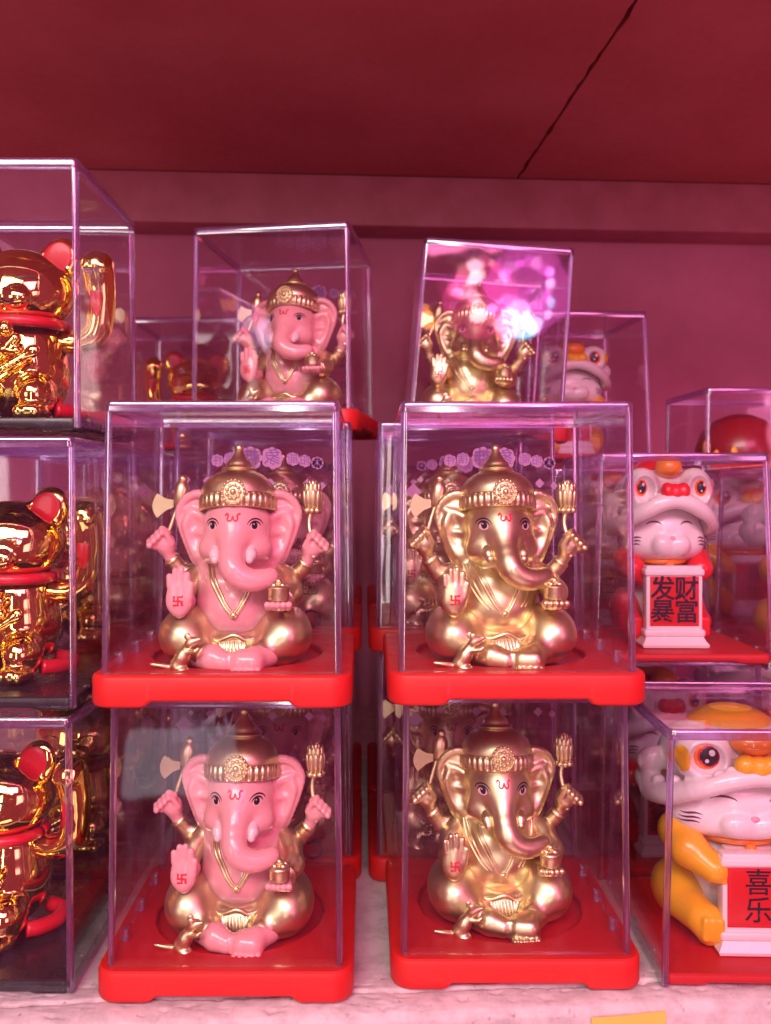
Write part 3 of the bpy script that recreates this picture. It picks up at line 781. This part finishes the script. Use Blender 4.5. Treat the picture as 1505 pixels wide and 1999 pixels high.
    for i in range(18):
        a = 2*PI*i/18; md.ball(mc+Rm @ Vector((.40*math.cos(a), .40*math.sin(a), .08)), .062, 6)
    pet = MB()
    for i in range(9):
        a = 2*PI*i/9; pet.ball(mc+Rm @ Vector((.23*math.cos(a), .23*math.sin(a), .09)), (.085, .085, .07), 6)
    pet.ball(mc+Rm @ Vector((0, 0, .14)), .115, 8)
    kn = MB().ball(fr(0, 0, 2.18), (.165, .165, .155), 9)
    P.append(('crown', cm.mesh('crown', 50), 'satin_gold', [('headband', band.mesh('headband', 60), 'satin_gold'), ('medallion', md.mesh('medallion', 50), 'satin_gold'),
                                                      ('flower', pet.mesh('flower', 60), 'satin_gold'), ('knob', kn.mesh('knob', 180), 'satin_gold')]))
    # axe
    ax = MB(); ax.tube([(-2.70, -.02, 3.75), (-2.66, .05, 4.3), (-2.42, .2, 5.0), (-2.25, .25, 5.45)], [.085, .085, .085, .10], 10)
    kb = MB().lathe([(.04, -.62), (.15, -.55), (.25, -.35), (.30, -.05), (.28, .2), (.20, .38), (.14, .44), (.17, .47), (.17, .52), (.13, .6), (.05, .64)], 24, (-2.16, .28, 5.82), Euler((0, .12, 0)).to_matrix())
    bl = MB(); out = [(-.02, .13), (-.35, .22), (-.62, .46)]; fan = [(-.02, .12), (-.3, .2), (-.58, .42)]+[(-.58-.16*math.cos(t*PI/2), .42*math.sin(-t*PI/2+0)*1.0) for t in ()]
    edge = [(-.60-.18*(1-(t/.42)**2), t) for t in [.42-.84*i/10 for i in range(11)]]
    outl = [(0, .13), (-.28, .2)]+edge+[(-.28, -.2), (0, -.13)]
    bl.loops([[Vector((-2.44+x, .16+d, 5.46+z+x*.12)) for (x, z) in outl] for d in (0, .09)])
    P.append(('axe', ax.mesh('axe', 60), 'satin_gold', [('axe_head', bl.mesh('axe_head', 40), 'pink_metal' if 0 else 'satin_gold'), ('pommel', kb.mesh('pommel', 60), 'satin_gold')]))
    # lotus: stem, base beads, two rings of petals
    stem = MB().tube(spline([(2.78, -.1, 3.6), (2.70, -.02, 4.2), (2.60, .15, 4.75), (2.66, .2, 5.15)], 4), [.10]*5+[.095]*8, 10)
    bd = MB(); bc = Vector((2.72, .22, 5.22))
    for i in range(8):
        a = 2*PI*i/8; bd.ball(bc+Vector((.26*math.cos(a), .26*math.sin(a), 0)), (.13, .13, .115), 7)
    bd.ball(bc, (.26, .26, .12), 7)
    pt = MB()
    for ring_, (n, R, z, hgt, lean) in enumerate(((9, .30, .40, .34, .10), (9, .26, .62, .36, .05), (5, .13, .74, .34, .0))):
        for i in range(n):
            a = 2*PI*(i+.5*ring_)/n; M = Matrix.Rotation(a, 3, 'Z') @ Matrix.Rotation(lean, 3, 'Y')
            pt.ball(bc+Vector((R*math.cos(a), R*math.sin(a), z)), (.085, .12, hgt), 7, M)
    pt.lathe([(.2, .05), (.27, .2), (.24, .7), (.1, .85)], 14, bc)
    P.append(('lotus', stem.mesh('lotus', 60), 'satin_gold', [('petal_cluster', pt.mesh('petal_cluster', 180), 'satin_gold'), ('bead_ring', bd.mesh('bead_ring', 180), 'satin_gold')]))
    # bowl of sweets
    bw = MB().lathe([(.30, .0), (.36, .04), (.37, .12), (.37, .40), (.39, .43), (.37, .47), (.28, .52), (.1, .54)], 28, (hx, hy-.02, hz+.16))
    sw = MB()
    for (dx, dy, dz, r) in ((-.15, -.14, .55, .13), (.14, -.15, .55, .13), (0, .1, .58, .15), (0, -.05, .68, .12), (.2, .08, .55, .12), (-.2, .06, .55, .12)): sw.ball((hx+dx, hy+dy, hz+.10+dz), r, 8)
    P.append(('bowl', bw.mesh('bowl', 50), 'satin_gold', [('sweets', sw.mesh('sweets', 180), 'satin_gold')]))
    # the little mouse at the knee
    q = Sculpt((-2.8, -3.0, -.02), (-.7, -1.9, 1.7), .035)
    q.chain([(-1.78, -2.45, .36), (-1.60, -2.48, .62), (-1.46, -2.50, .86)], [.25, .24, .19], .1)
    q.ell((-1.28, -2.56, 1.10), (.26, .20, .17), .08, (0, -.45, 0)).cap((-1.12, -2.62, 1.16), (-.98, -2.66, 1.22), .09, .05, .06)
    for (x, y) in ((-1.44, -2.45), (-1.36, -2.70)): q.ell((x, y, 1.27), (.12, .05, .12), .03)
    q.cap((-1.45, -2.62, .80), (-1.12, -2.74, .84), .085, .075, .05).cap((-1.12, -2.74, .84), (-1.02, -2.74, .92), .07, .06, .04)
    q.ell((-1.60, -2.55, .20), (.26, .24, .18), .08).cap((-1.62, -2.72, .12), (-1.38, -2.84, .10), .10, .085, .05)
    T2 = spline([(-1.90, -2.40, .26), (-2.1, -2.46, .30), (-2.35, -2.52, .36), (-2.68, -2.50, .40)], 3); q.chain(T2, [.09-.005*i for i in range(len(T2))], .05)
    q.floor(.012)
    P.append(('mouse', q.mesh('mouse'), 'satin_gold', []))
    D = Matrix.Diagonal((.985, 1, 1.055, 1))
    for (_, me, _, ch) in P:
        me.transform(D)
        for c_ in ch: c_[1].transform(D)
    return P
def build_figure(P, allmat=None, keep=('eye_white', 'eye_pink', 'ink', 'red_print')):
    root = empty('elephant_figurine')
    def mk(name, me, mat, parent):
        m2 = allmat if (allmat and mat not in keep) else mat
        if allmat: me = me.copy(); me.materials.clear()
        return obj(name, me, m2, parent)
    for (name, me, mat, ch) in P:
        if name == 'shawl_edge' and not allmat: continue
        o = mk(name, me, mat, root)
        if name in ('loincloth', 'shawl_edge', 'necklace'): o['kind'] = 'stuff'
        for (n2, me2, mat2) in ch:
            o2 = mk(n2, me2, mat2, o)
            if n2 in ('petal_cluster', 'bead_ring', 'flower', 'sweets', 'medallion'): o2['kind'] = 'stuff'
    return root

# ---- shiny beckoning cat
def make_gold_cat():
    root = empty('beckoning_cat')
    S = Sculpt((-2.7, -2.3, -.03), (3.6, 2.2, 7.4), .06)
    S.ell((0, .15, 1.95), (1.72, 1.55, 1.95), .2).ell((0, .1, 3.2), (1.35, 1.15, .8), .6)
    S.ell((0, -.1, 5.0), (2.02, 1.68, 1.55), .25).ell((0, -.35, 4.6), (1.75, 1.5, .95), .3)
    for s in (-1, 1):
        S.ell((s*.42, -1.72, 4.45), (.48, .28, .36), .15)
        S.ell((s*1.36, .0, 6.12), (.76, .34, .98), .2, (0, s*.52, 0))
        S.ell((s*1.35, -.42, 6.20), (.60, .26, .76), .04, (0, s*.52, 0), cut=True)
        S.ell((s*.95, -1.15, .95), (.70, .85, .80), .2)           # knee
        S.ell((s*.95, -1.62, .36), (.62, .66, .36), .1)           # foot
        for k in (-1, 0, 1): S.ell((s*.95+k*.3, -2.12, .30), (.19, .16, .22), .08)
    S.ell((0, -1.78, 4.66), (.14, .10, .10), .06)
    # lowered paw holding the rod, raised paw
    AP = spline([(-1.4, -.1, 3.0), (-1.8, -.7, 2.5), (-1.0, -1.45, 2.3)], 6); S.chain(AP, [.5-.08*i/12 for i in range(len(AP))], .06, .3)
    S.floor(.012)
    o = obj('body', S.mesh('body'), 'chrome_gold', root); ys = S.front()
    A = Sculpt((.9, -1.2, 2.3), (3.6, 1.5, 7.2), .06)
    AP = spline([(1.35, .15, 3.15), (2.2, .15, 3.12), (2.78, .15, 3.55), (2.93, .12, 4.5), (2.93, .02, 5.4), (2.88, -.12, 5.95)], 7)
    A.chain(AP, [.42+.18*i/(len(AP)-1) for i in range(len(AP))], .05)
    for k in (-1, 0, 1): A.cap((2.88+k*.32, -.2, 6.1), (2.88+k*.30, -.52, 5.85), .24, .2, .08)
    obj('raised_arm', A.mesh('raised_arm'), 'chrome_gold', root)
    pad = MB()
    pad.ball((2.93, -.40, 4.75), (.26, .10, .75), 8); obj('arm_inlay', pad.mesh('arm_inlay', 180), 'red_paint', root)
    for s in (-1, 1):
        e = MB(); R = Euler((0, s*.52, 0)).to_matrix()
        e.ball((s*1.35, -.235, 6.18), (.56, .07, .72), 12, R); obj('ear_inlay', e.mesh('ear_inlay', 180), 'red_paint', root)
    col = MB(); col.tube([(1.58*math.cos(a), -.05+1.40*math.sin(a), 3.68) for a in [2*PI*i/40 for i in range(41)]], .21, 12)
    obj('collar', col.mesh('collar', 180), 'red_paint', root)
    for s in (-1, 1):
        f = MB(); ribbon_on(ys, arc((s*.82, 5.0), .42, .22, .08*PI, .92*PI), .07, .012, f, True); obj('closed_eye', f.mesh('closed_eye', 180), 'ink', root)
        f = MB(); ribbon_on(ys, arc((s*.22, 4.42), .22, .18, 1.05*PI, 1.95*PI), .05, .012, f); obj('mouth_line', f.mesh('mouth_line', 180), 'ink', root)
    bell = MB().ball((0, -1.6, 3.35), (.30, .28, .30), 9); obj('bell', bell.mesh('bell', 180), 'chrome_gold', root)
    # coin fish and the curved sceptre
    q = Sculpt((-2.2, -2.6, .9), (1.6, -1.0, 3.6), .05)
    q.ell((-.65, -1.72, 2.42), (.80, .30, .50), .1, (0, -.22, 0))
    q.cap((.05, -1.80, 2.6), (.45, -1.80, 2.95), .16, .22, .1).cap((.05, -1.80, 2.55), (.5, -1.82, 2.5), .15, .19, .1)
    obj('fish', q.mesh('fish'), 'chrome_gold', root)
    q = Sculpt((-2.0, -2.7, .4), (1.8, -1.2, 3.2), .05); R_ = spline([(-1.5, -2.05, .95), (-.9, -2.15, 1.25), (-.2, -2.12, 1.62), (.4, -2.05, 2.0), (.95, -1.95, 2.35)], 4)
    q.chain(R_, [.14]*len(R_), .05); q.ell((1.08, -1.95, 2.45), (.32, .16, .24), .08, (0, -.6, 0)).ell((-1.55, -2.05, .9), (.3, .16, .26), .08)
    obj('sceptre', q.mesh('sceptre'), 'chrome_gold', root)
    tail = MB().tube(spline([(1.3, 1.0, .5), (1.9, .9, .4), (2.15, .2, .38), (1.9, -.5, .4), (1.55, -.9, .45)], 5), .28, 12)
    obj('tail', tail.mesh('tail', 180), 'red_paint', root)
    return root

# ---- cat in a lion-dance hat holding a sign
def make_lion_cat(sx=1.0, coat='yellow_plastic', dome='yellow_plastic', words=('喜', '乐'), cols=1, sign_w=1.08):
    root = empty('lion_hat_cat')
    K = .07
    def X(p): return (p[0]*sx, p[1], p[2])
    def R(r): return (r[0]*sx, r[1], r[2])
    S = Sculpt((-3.1*sx-.2, -2.9, -.03), (3.1*sx+.2, 2.2, 6.9), K)
    S.ell((0, .3, 1.9), R((1.95, 1.6, 1.9)), .2).ell((0, .2, 3.2), R((1.5, 1.2, .8)), .3)
    S.ell((0, -.05, 4.95), R((2.62, 1.95, 1.62)), .25)
    for s in (-1, 1):
        S.ell(X((s*1.45, -.55, 4.45)), R((1.15, 1.15, .85)), .3)
        S.ell(X((s*.52, -1.92, 4.42)), R((.62, .36, .40)), .14)
    S.ell((0, -1.2, 4.2), R((1.6, .9, .5)), .3)
    S.floor(.012)
    obj('body', S.mesh('body'), 'white_plastic', root); ys = S.front()
    fxx = max(1.55, (sign_w+.42)/sx); hy = -2.0 if sx > .9 else -1.35
    for s in (-1, 1):
        A = Sculpt((-3.3*sx-.4, -2.9, .0), (3.3*sx+.4, 1.6, 4.3), K)
        A.chain([X((s*1.5, .1, 3.85)), X((s*2.2, -.55, 3.65)), X((s*2.1, -1.3, 3.3)), X((s*1.42, hy, 2.85))], [.5*sx+.12, .62*sx+.1, .55*sx+.1, .42*sx+.08], .2)
        for k in range(3): A.cap(X((s*(1.5-.02*k), hy+.02, 3.05-.2*k)), X((s*1.18, hy-.25, 2.92-.2*k)), .17, .14, .06)
        obj('arm', A.mesh('arm'), coat, root)
        A = Sculpt((-3.4*sx-.4, -2.9, -.03), (3.4*sx+.4, 1.9, 2.6), K)
        A.ell(X((s*2.05, .1, 1.25)), R((.95, 1.2, 1.05)), .2).cap(X((s*2.1, -.6, 1.1)), X((s*(fxx+.2), hy+.4, .95)), .62*sx+.1, .55*sx+.08, .2)
        A.ell(X((s*fxx, hy+.1, .78)), R((.56, .5, .72)), .15)
        for k in range(3): A.cap(X((s*(fxx-.27+.26*k), hy-.22, .5)), X((s*(fxx-.27+.26*k), hy-.26, 1.1)), .17, .15, .05)
        A.floor(.03)
        obj('leg', A.mesh('leg'), coat, root)
    # hat: white lion head with a brim that bows over the face
    Hh = Sculpt((-3.9*sx-.2, -3.3, 4.2), (3.9*sx+.2, 2.6, 8.6), K)
    Hh.ell((0, .1, 6.35), R((2.75, 2.15, 1.55)), .1)
    B = [(-3.15, -.2, 5.05), (-2.7, -1.2, 5.25), (-1.9, -2.05, 5.75), (-1.0, -2.40, 6.14), (0, -2.48, 6.30), (1.0, -2.40, 6.14), (1.9, -2.05, 5.75), (2.7, -1.2, 5.25), (3.15, -.2, 5.05)]
    B = [X(p) for p in spline(B, 4)]; Hh.chain(B, [.30+.20*abs(i/(len(B)-1)-.5) for i in range(len(B))], .12, .15)
    for s in (-1, 1):
        Hh.ell(X((s*1.62, -1.45, 6.75)), R((1.12, .85, .98)), .15)
        Hh.ell(X((s*1.70, -2.2, 6.80)), R((.66, .42, .60)), .06, cut=True)
        Hh.ell(X((s*3.0, .0, 6.15)), R((.62, .4, .5)), .12, (0, s*.35, 0)); Hh.ell(X((s*3.1, .2, 5.35)), R((.5, .8, .5)), .15)
        for i in range(6):
            for j in range(2): Hh.ell(X((s*(.9+.42*i), -2.46+.075*i*i*.9+j*.12, 6.15-.17*i+.30*j)), R((.25, .13, .19)), .04)
    Hh.ell((0, -1.2, 4.72), R((2.6, 1.9, 1.42)), .08, cut=True); Hh.box((0, 0, 3.9), (4*sx, 3, .78), .05, .03, cut=True)
    h = obj('lion_hat', Hh.mesh('lion_hat'), 'white_plastic', root); yh = Hh.front()
    D = MB().ball((0, .25, 7.15), R((1.75, 1.55, 1.08)), 14); obj('hat_top', D.mesh('hat_top', 180), dome, h)
    nb = Sculpt((-1.4*sx-.3, -3.3, 5.8), (1.4*sx+.3, -.6, 8.6), .05)
    nb.ell((0, -1.95 if cols == 1 else -1.55, 7.38 if cols == 1 else 7.75), R((.82, .60, .48)), .1)
    obj('forehead_ball', nb.mesh('forehead_ball'), 'orange_plastic', h)
    nb = Sculpt((-1.4*sx-.3, -3.4, 5.8), (1.4*sx+.3, -.8, 7.1), .05)
    for (dx, dz, r) in ((-.48, 6.72, .40), (0, 6.62, .46), (.48, 6.72, .40)): nb.ell((dx*sx, -2.45, dz), (r*sx, .36, r*.9), .1)
    obj('hat_nose', nb.mesh('hat_nose'), dome if dome != 'scarlet_plastic' else 'scarlet_plastic', h)
    for s in (-1, 1):
        ec = (s*1.62*sx, 6.86)
        yc = yh(ec[0], ec[1]); es = 1.1 if cols == 1 else .80
        def lens(nm, dx, dz, r, thick, lift, mat, par): return obj(nm, MB().ball((ec[0]+dx*sx+(0 if cols == 1 else s*.18), yc-lift, ec[1]+dz), (r*sx*es, thick, r*es), 10).mesh(nm, 180), mat, par)
        e = lens('hat_eye', 0, 0, .60, .16, .0, 'eye_white', h)
        lens('ring', -s*.02, 0, .50, .14, .06, 'orange_plastic', e); lens('ring', -s*.03, 0, .44, .14, .08, 'scarlet_plastic', e)
        lens('iris', -s*.04, 0, .38, .14, .10, 'ink', e); lens('glint', .12, .13, .11, .04, .215, 'white_plastic', e); lens('glint', -.05, -.15, .07, .03, .22, 'white_plastic', e)
        p2 = MB(); disc_on(yh, (s*2.52*sx, 6.75), .24*sx, .48, .03, p2); obj('cheek_patch', p2.mesh('cheek_patch', 180), dome if cols == 1 else 'pale_pink', h)
    # face: closed eyes, nose, whiskers
    for s in (-1, 1):
        f = MB(); ribbon_on(ys, arc((s*1.0*sx, 5.18), .46*sx, .20, .10*PI, .90*PI), .08, .012, f, True); obj('closed_eye', f.mesh('closed_eye', 180), 'whisker_ink', root)
        for k in range(3):
            f = MB(); ribbon_on(ys, [(s*sx*(1.72+.04*k+.11*i), 4.66-.15*k+.035*math.sin(i*.9)) for i in range(7)], .075, .012, f, True); obj('whisker', f.mesh('whisker', 180), 'whisker_ink', root)
    obj('nose', MB().ball((0, -2.10 if sx > .9 else -2.08, 4.66), (.15*sx+.02, .10, .11), 8).mesh('nose', 180), 'pale_pink', root)
    # neck ribbon with a bell
    obj('collar', MB().tube([(1.62*sx*math.cos(a), .05+1.55*math.sin(a), 3.62) for a in [2*PI*i/36 for i in range(37)]], .13, 10).mesh('collar', 180), 'orange_plastic', root)
    obj('bell', MB().lathe([(.05, .25), (.16, .2), (.22, 0), (.34, -.22), (.36, -.3), (.1, -.3)], 20, (0, -1.72, 3.4)).mesh('bell', 50), 'orange_plastic', root)
    # sign: white plaque with rolls at head and foot, red panel, black words
    sw = sign_w
    pq = MB().box((0, -2.05, 2.05), (sw+.16, .28, 1.45), None, .06)
    pq.box((0, -2.1, 3.22), (sw+.24, .32, .16), None, .1); pq.box((0, -2.12, .62), (sw+.26, .34, .16), None, .1)
    L = [[Vector((sx_*(sw+.14+o), y_, z)) for (sx_, y_) in ((-1, -2.36-o), (1, -2.36-o), (1, -1.3), (-1, -1.3))] for (z, o) in ((.02, .20), (.14, .24), (.30, .12), (.55, 0))]
    pq.loops(L); pq.box((0, -1.55, 2.9), (sw*.85, .35, .55), None, .1)
    s_ = obj('sign', pq.mesh('sign', 40), 'white_plastic', root)
    obj('red_panel', MB().box((0, -2.335, 1.98), (sw, .02, 1.06), None, .012).mesh('red_panel', 30), 'sign_red', s_)
    fr_ = MB()
    fr_.loops([[Vector((x, -2.357, 1.98+z)) for (x, z) in rrect(sw-i, 1.06-i, .1, 1, 4)] for i in (.07, .10)], False, False); obj('panel_line', fr_.mesh('panel_line'), 'red_print', s_)
    n = len(words); rows = n//cols; size = 2.0*.98/rows if cols == 1 else sw*1.02
    for i, ch in enumerate(words):
        r, c = i//cols, i % cols
        x = 0 if cols == 1 else (c-.5)*sw*.98; z = 1.98+((rows-1)/2-r)*(2.0/rows)*.98
        obj('lettering', stand(text_mesh(ch, size, offset=.008 if cols == 1 else .02), (x, -2.362, z)), 'ink', s_)
    tail = MB().tube(spline([(1.2*sx, 1.2, .6), (2.0*sx, 1.2, .5), (2.5*sx, .6, .7), (2.6*sx, .3, 1.4)], 4), .3, 10); obj('tail', tail.mesh('tail', 180), coat, root)
    return root

# ================================================================== PLACING
USED = set()
class Kind:
    """keeps one built thing and hands out it first, then copies of it"""
    def __init__(s, root): s.root = root; s.used = False
    def put(s, loc, label, cat, group, rz=0.0, ry=0.0, scale=None):
        o = copy_tree(s.root) if s.used else s.root; s.used = True
        o.location = loc; o.rotation_euler = (0, ry, rz)
        if scale: o.scale = scale
        return tag(o, label, cat, group)
ce, back_e = build_case('elephant'); print_on(back_e, 3.93, 1.05+7.2)
CASE_E = Kind(ce)
cg, _ = build_case('gold_cat'); CASE_G = Kind(cg)
clc, _ = build_case('lion_cat'); CASE_L = Kind(clc)
clow, _ = build_case('low'); CASE_S = Kind(clow)
EP = make_elephant()
EPINK = Kind(build_figure(EP)); EGOLD = Kind(build_figure(EP, 'satin_gold'))
GCAT = Kind(make_gold_cat())
LCAT_A = Kind(make_lion_cat(1.0, 'yellow_plastic', 'yellow_plastic', ('喜', '乐'), 1, 1.08))
LCAT_B = Kind(make_lion_cat(.70, 'scarlet_plastic', 'scarlet_plastic', ('发', '财', '暴', '富'), 2, 1.04))
LCAT_C = Kind(make_lion_cat(.74, 'yellow_plastic', 'orange_plastic', ('福',), 1, .9)) if 0 else None

PITCH = 9.84
GE, GF = 'clear cases on red bases', 'elephant headed figurines in cases'
def elephant(x, y, z, gold, case_label, fig_label, rz=0.0, ry=0.0, fx=0.0, frz=0.0, fy=0.0):
    """y is the front of the red base"""
    R = Matrix.Rotation(rz, 4, 'Z') @ Matrix.Rotation(ry, 4, 'Y')
    c = Vector((x, y+4.28, z))
    CASE_E.put(c, case_label, 'display case', GE, rz, ry)
    p = c+(Matrix.Translation((0, 0, 0)) @ R) @ Vector((fx, -.50+fy, .78))
    (EGOLD if gold else EPINK).put(p, fig_label, 'figurine', GF, rz+frz, ry)
elephant(-4.67, 28.55, 0.0, False, 'clear case on red base, standing on the shelf, holding the lower pink elephant', 'pink elephant figurine with gold crown in the case standing on the shelf', fx=.12, fy=.12, frz=-.03)
elephant(-4.70, 28.00, PITCH, False, 'clear case on red base stacked second on the left elephant pile, pink elephant inside', 'pink elephant figurine in the middle case of the left pile, front row', fx=.08, frz=.02)
elephant(5.15, 29.30, 0.0, True, 'clear case on red base, standing on the shelf, holding the lower gold elephant', 'all gold elephant figurine in the case standing on the shelf', fx=-.12, fy=.45, frz=.03)
elephant(5.02, 28.30, PITCH, True, 'clear case on red base stacked second on the right elephant pile, gold elephant inside', 'all gold elephant figurine in the middle case of the right pile, front row', fx=-.18, frz=.05)
for k, (xl, xr, y, what) in enumerate(((-4.45, 4.42, 37.3, 'second'), (-4.5, 4.40, 46.1, 'third'))):
    for lv, nm in ((0, 'shelf level'), (1, 'upper level')):
        elephant(xl, y+lv*.1, lv*PITCH, False, f'clear case on red base, {what} in the left row going back, {nm}', f'pink elephant figurine {what} in the left row going back, {nm}', fx=.55 if k == 0 else .1)
        elephant(xr, y+lv*.12, lv*PITCH, True, f'clear case on red base, {what} in the right row going back, {nm}', f'gold elephant figurine {what} in the right row going back, {nm}', fx=-.5 if k == 0 else 0)
elephant(-4.02, 41.3, 2*PITCH-.05, False, 'turned clear case highest on the left elephant pile, pale blue light on its lid', 'pink elephant figurine turned aside in the topmost case of the left pile', rz=-.145, fx=.42, frz=-.10)
elephant(6.12, 44.0, 2*PITCH-.15, True, 'tilted clear case highest on the right elephant pile, pink lights mirrored in its front', 'gold elephant figurine in the tilted topmost case of the right pile', ry=.075, rz=0, fx=-.5, frz=-.1)

GC, GB = 'clear cases on black bases', 'shiny gold beckoning cats'
def goldcat(x, y, z, cl, fl, rz=0.0, ry=0, flip=False, dx=0.0):
    """x is the right side of the case, y its front"""
    CASE_G.put((x-3.6, y+3.82, z), cl, 'display case', GC)
    GCAT.put((x-3.6+dx, y+3.75, z+.52), fl, 'beckoning cat', GB, rz, 0, (-1, 1, 1) if flip else None)
goldcat(-9.62, 29.3, 18.85, 'clear case with black base highest at the left edge', 'shiny gold beckoning cat in the highest case at the left edge', 0, dx=.22)
goldcat(-9.72, 29.2, 9.42, 'clear case with black base, middle one at the left edge', 'shiny gold beckoning cat in the middle case at the left edge', -.10, dx=0)
goldcat(-9.75, 29.0, 0.0, 'clear case with black base standing on the shelf at the left edge', 'shiny gold beckoning cat in the bottom case at the left edge', -.22, dx=-.25)
for k, (y, wd) in enumerate(((37.2, 'second'), (45.2, 'third'))):
    for lv, nm in ((0, 'on the shelf'), (1, 'one level up')):
        goldcat(-9.75-.2*k, y, lv*9.42, f'clear case with black base {nm}, {wd} back in the gold cat row', f'gold beckoning cat {nm}, {wd} back in the gold cat row', .1*k)
for lv, nm in ((0, 'bottom'), (1, 'middle'), (2, 'top')):
    goldcat(-8.2, 57.0, lv*9.42, f'{nm} case of the far pile of gold cats by the back wall', f'gold beckoning cat in the {nm} case of the far pile by the back wall', .25, flip=True)

GL, GM = 'clear cases with lion hat cats', 'cats wearing lion dance hats'
def lion(kind, x, y, z, cl, fl, rz=0.0, dx=0.0, dy=0.0, sc=None, tall=1.0):
    """x is the middle of the case, y its front"""
    R = Matrix.Rotation(rz, 3, 'Z'); c = Vector((x, y+3.86, z))
    CASE_L.put(c, cl, 'display case', GL, rz, 0, (1, 1, tall) if tall != 1 else None)
    kind.put(c+R @ Vector((dx, dy, .44)), fl, 'cat figurine', GM, rz, 0, sc)
lion(LCAT_A, 13.95, 29.35, 0.0, 'clear case with red tray standing on the shelf at the right edge', 'yellow and white lion hat cat with one column of words on its sign', -.03, dx=.05)
lion(LCAT_B, 13.25, 35.8, 9.66, 'clear case with red tray one level up at the right, behind the gold elephant', 'red and white lion hat cat with four words on its sign', -.02, dx=.05)
lion(LCAT_B, 13.6, 37.6, 0.0, 'clear case with red tray right behind the yellow lion cat, on the shelf', 'red lion hat cat right behind the yellow lion cat, on the shelf', .05, tall=1.1)
lion(LCAT_B, 13.3, 44.4, 9.2, 'clear case with red tray behind the red lion cat, one level up', 'red lion hat cat behind another one, one level up', -.05)
lion(LCAT_A, 21.2, 36.6, 9.1, 'clear case with red tray past the right edge, one level up', 'yellow lion hat cat past the right edge, one level up', -.1)
lion(LCAT_A, 12.75, 50.5, 18.5, 'far clear case on top at the right, pale orange hat inside', 'yellow and white lion hat cat far back on top, behind the tilted case', .06, dx=-.2, sc=(.78, .85, .86))
lion(LCAT_A, 13.0, 52.5, 9.2, 'clear case farthest back at the right, one level up', 'yellow lion hat cat farthest back at the right, one level up', .0)
lion(LCAT_B, 22.0, 47.4, 0.0, 'clear case on the shelf far back at the right edge', 'red lion hat cat on the shelf far back at the right edge', .0)
lion(LCAT_B, 12.9, 46.0, 0.0, 'clear case on the shelf third back behind the yellow lion cat', 'red lion hat cat on the shelf third back behind the yellow lion cat', .0)
lion(LCAT_A, 22.4, 48.6, 9.1, 'clear case under the low case far back at the right edge', 'yellow lion hat cat under the low case far back', 0)
CASE_S.put((22.2, 51.4, 17.88), 'low clear case far back at the right edge with something dark red inside', 'display case', GL)
orn = empty('domed_ornament', (22.0, 51.3, 18.3)); tag(orn, 'dark red domed ornament with yellow petals in the low case far back', 'ornament')
obj('dome', MB().lathe([(2.3, .02), (2.45, .3), (2.42, 1.0), (2.1, 1.9), (1.5, 2.55), (.7, 2.9), (.2, 2.98)], 36).mesh('dome', 50), 'dark_red', orn)
for (x, z, r) in ((-2.75, .9, .34), (-2.2, .45, .26), (-1.2, .6, .3)): obj('petal', MB().ball((x, -2.2, z), (r*.7, .14, r*1.3), 8).mesh('petal', 180), 'yellow_plastic', orn)
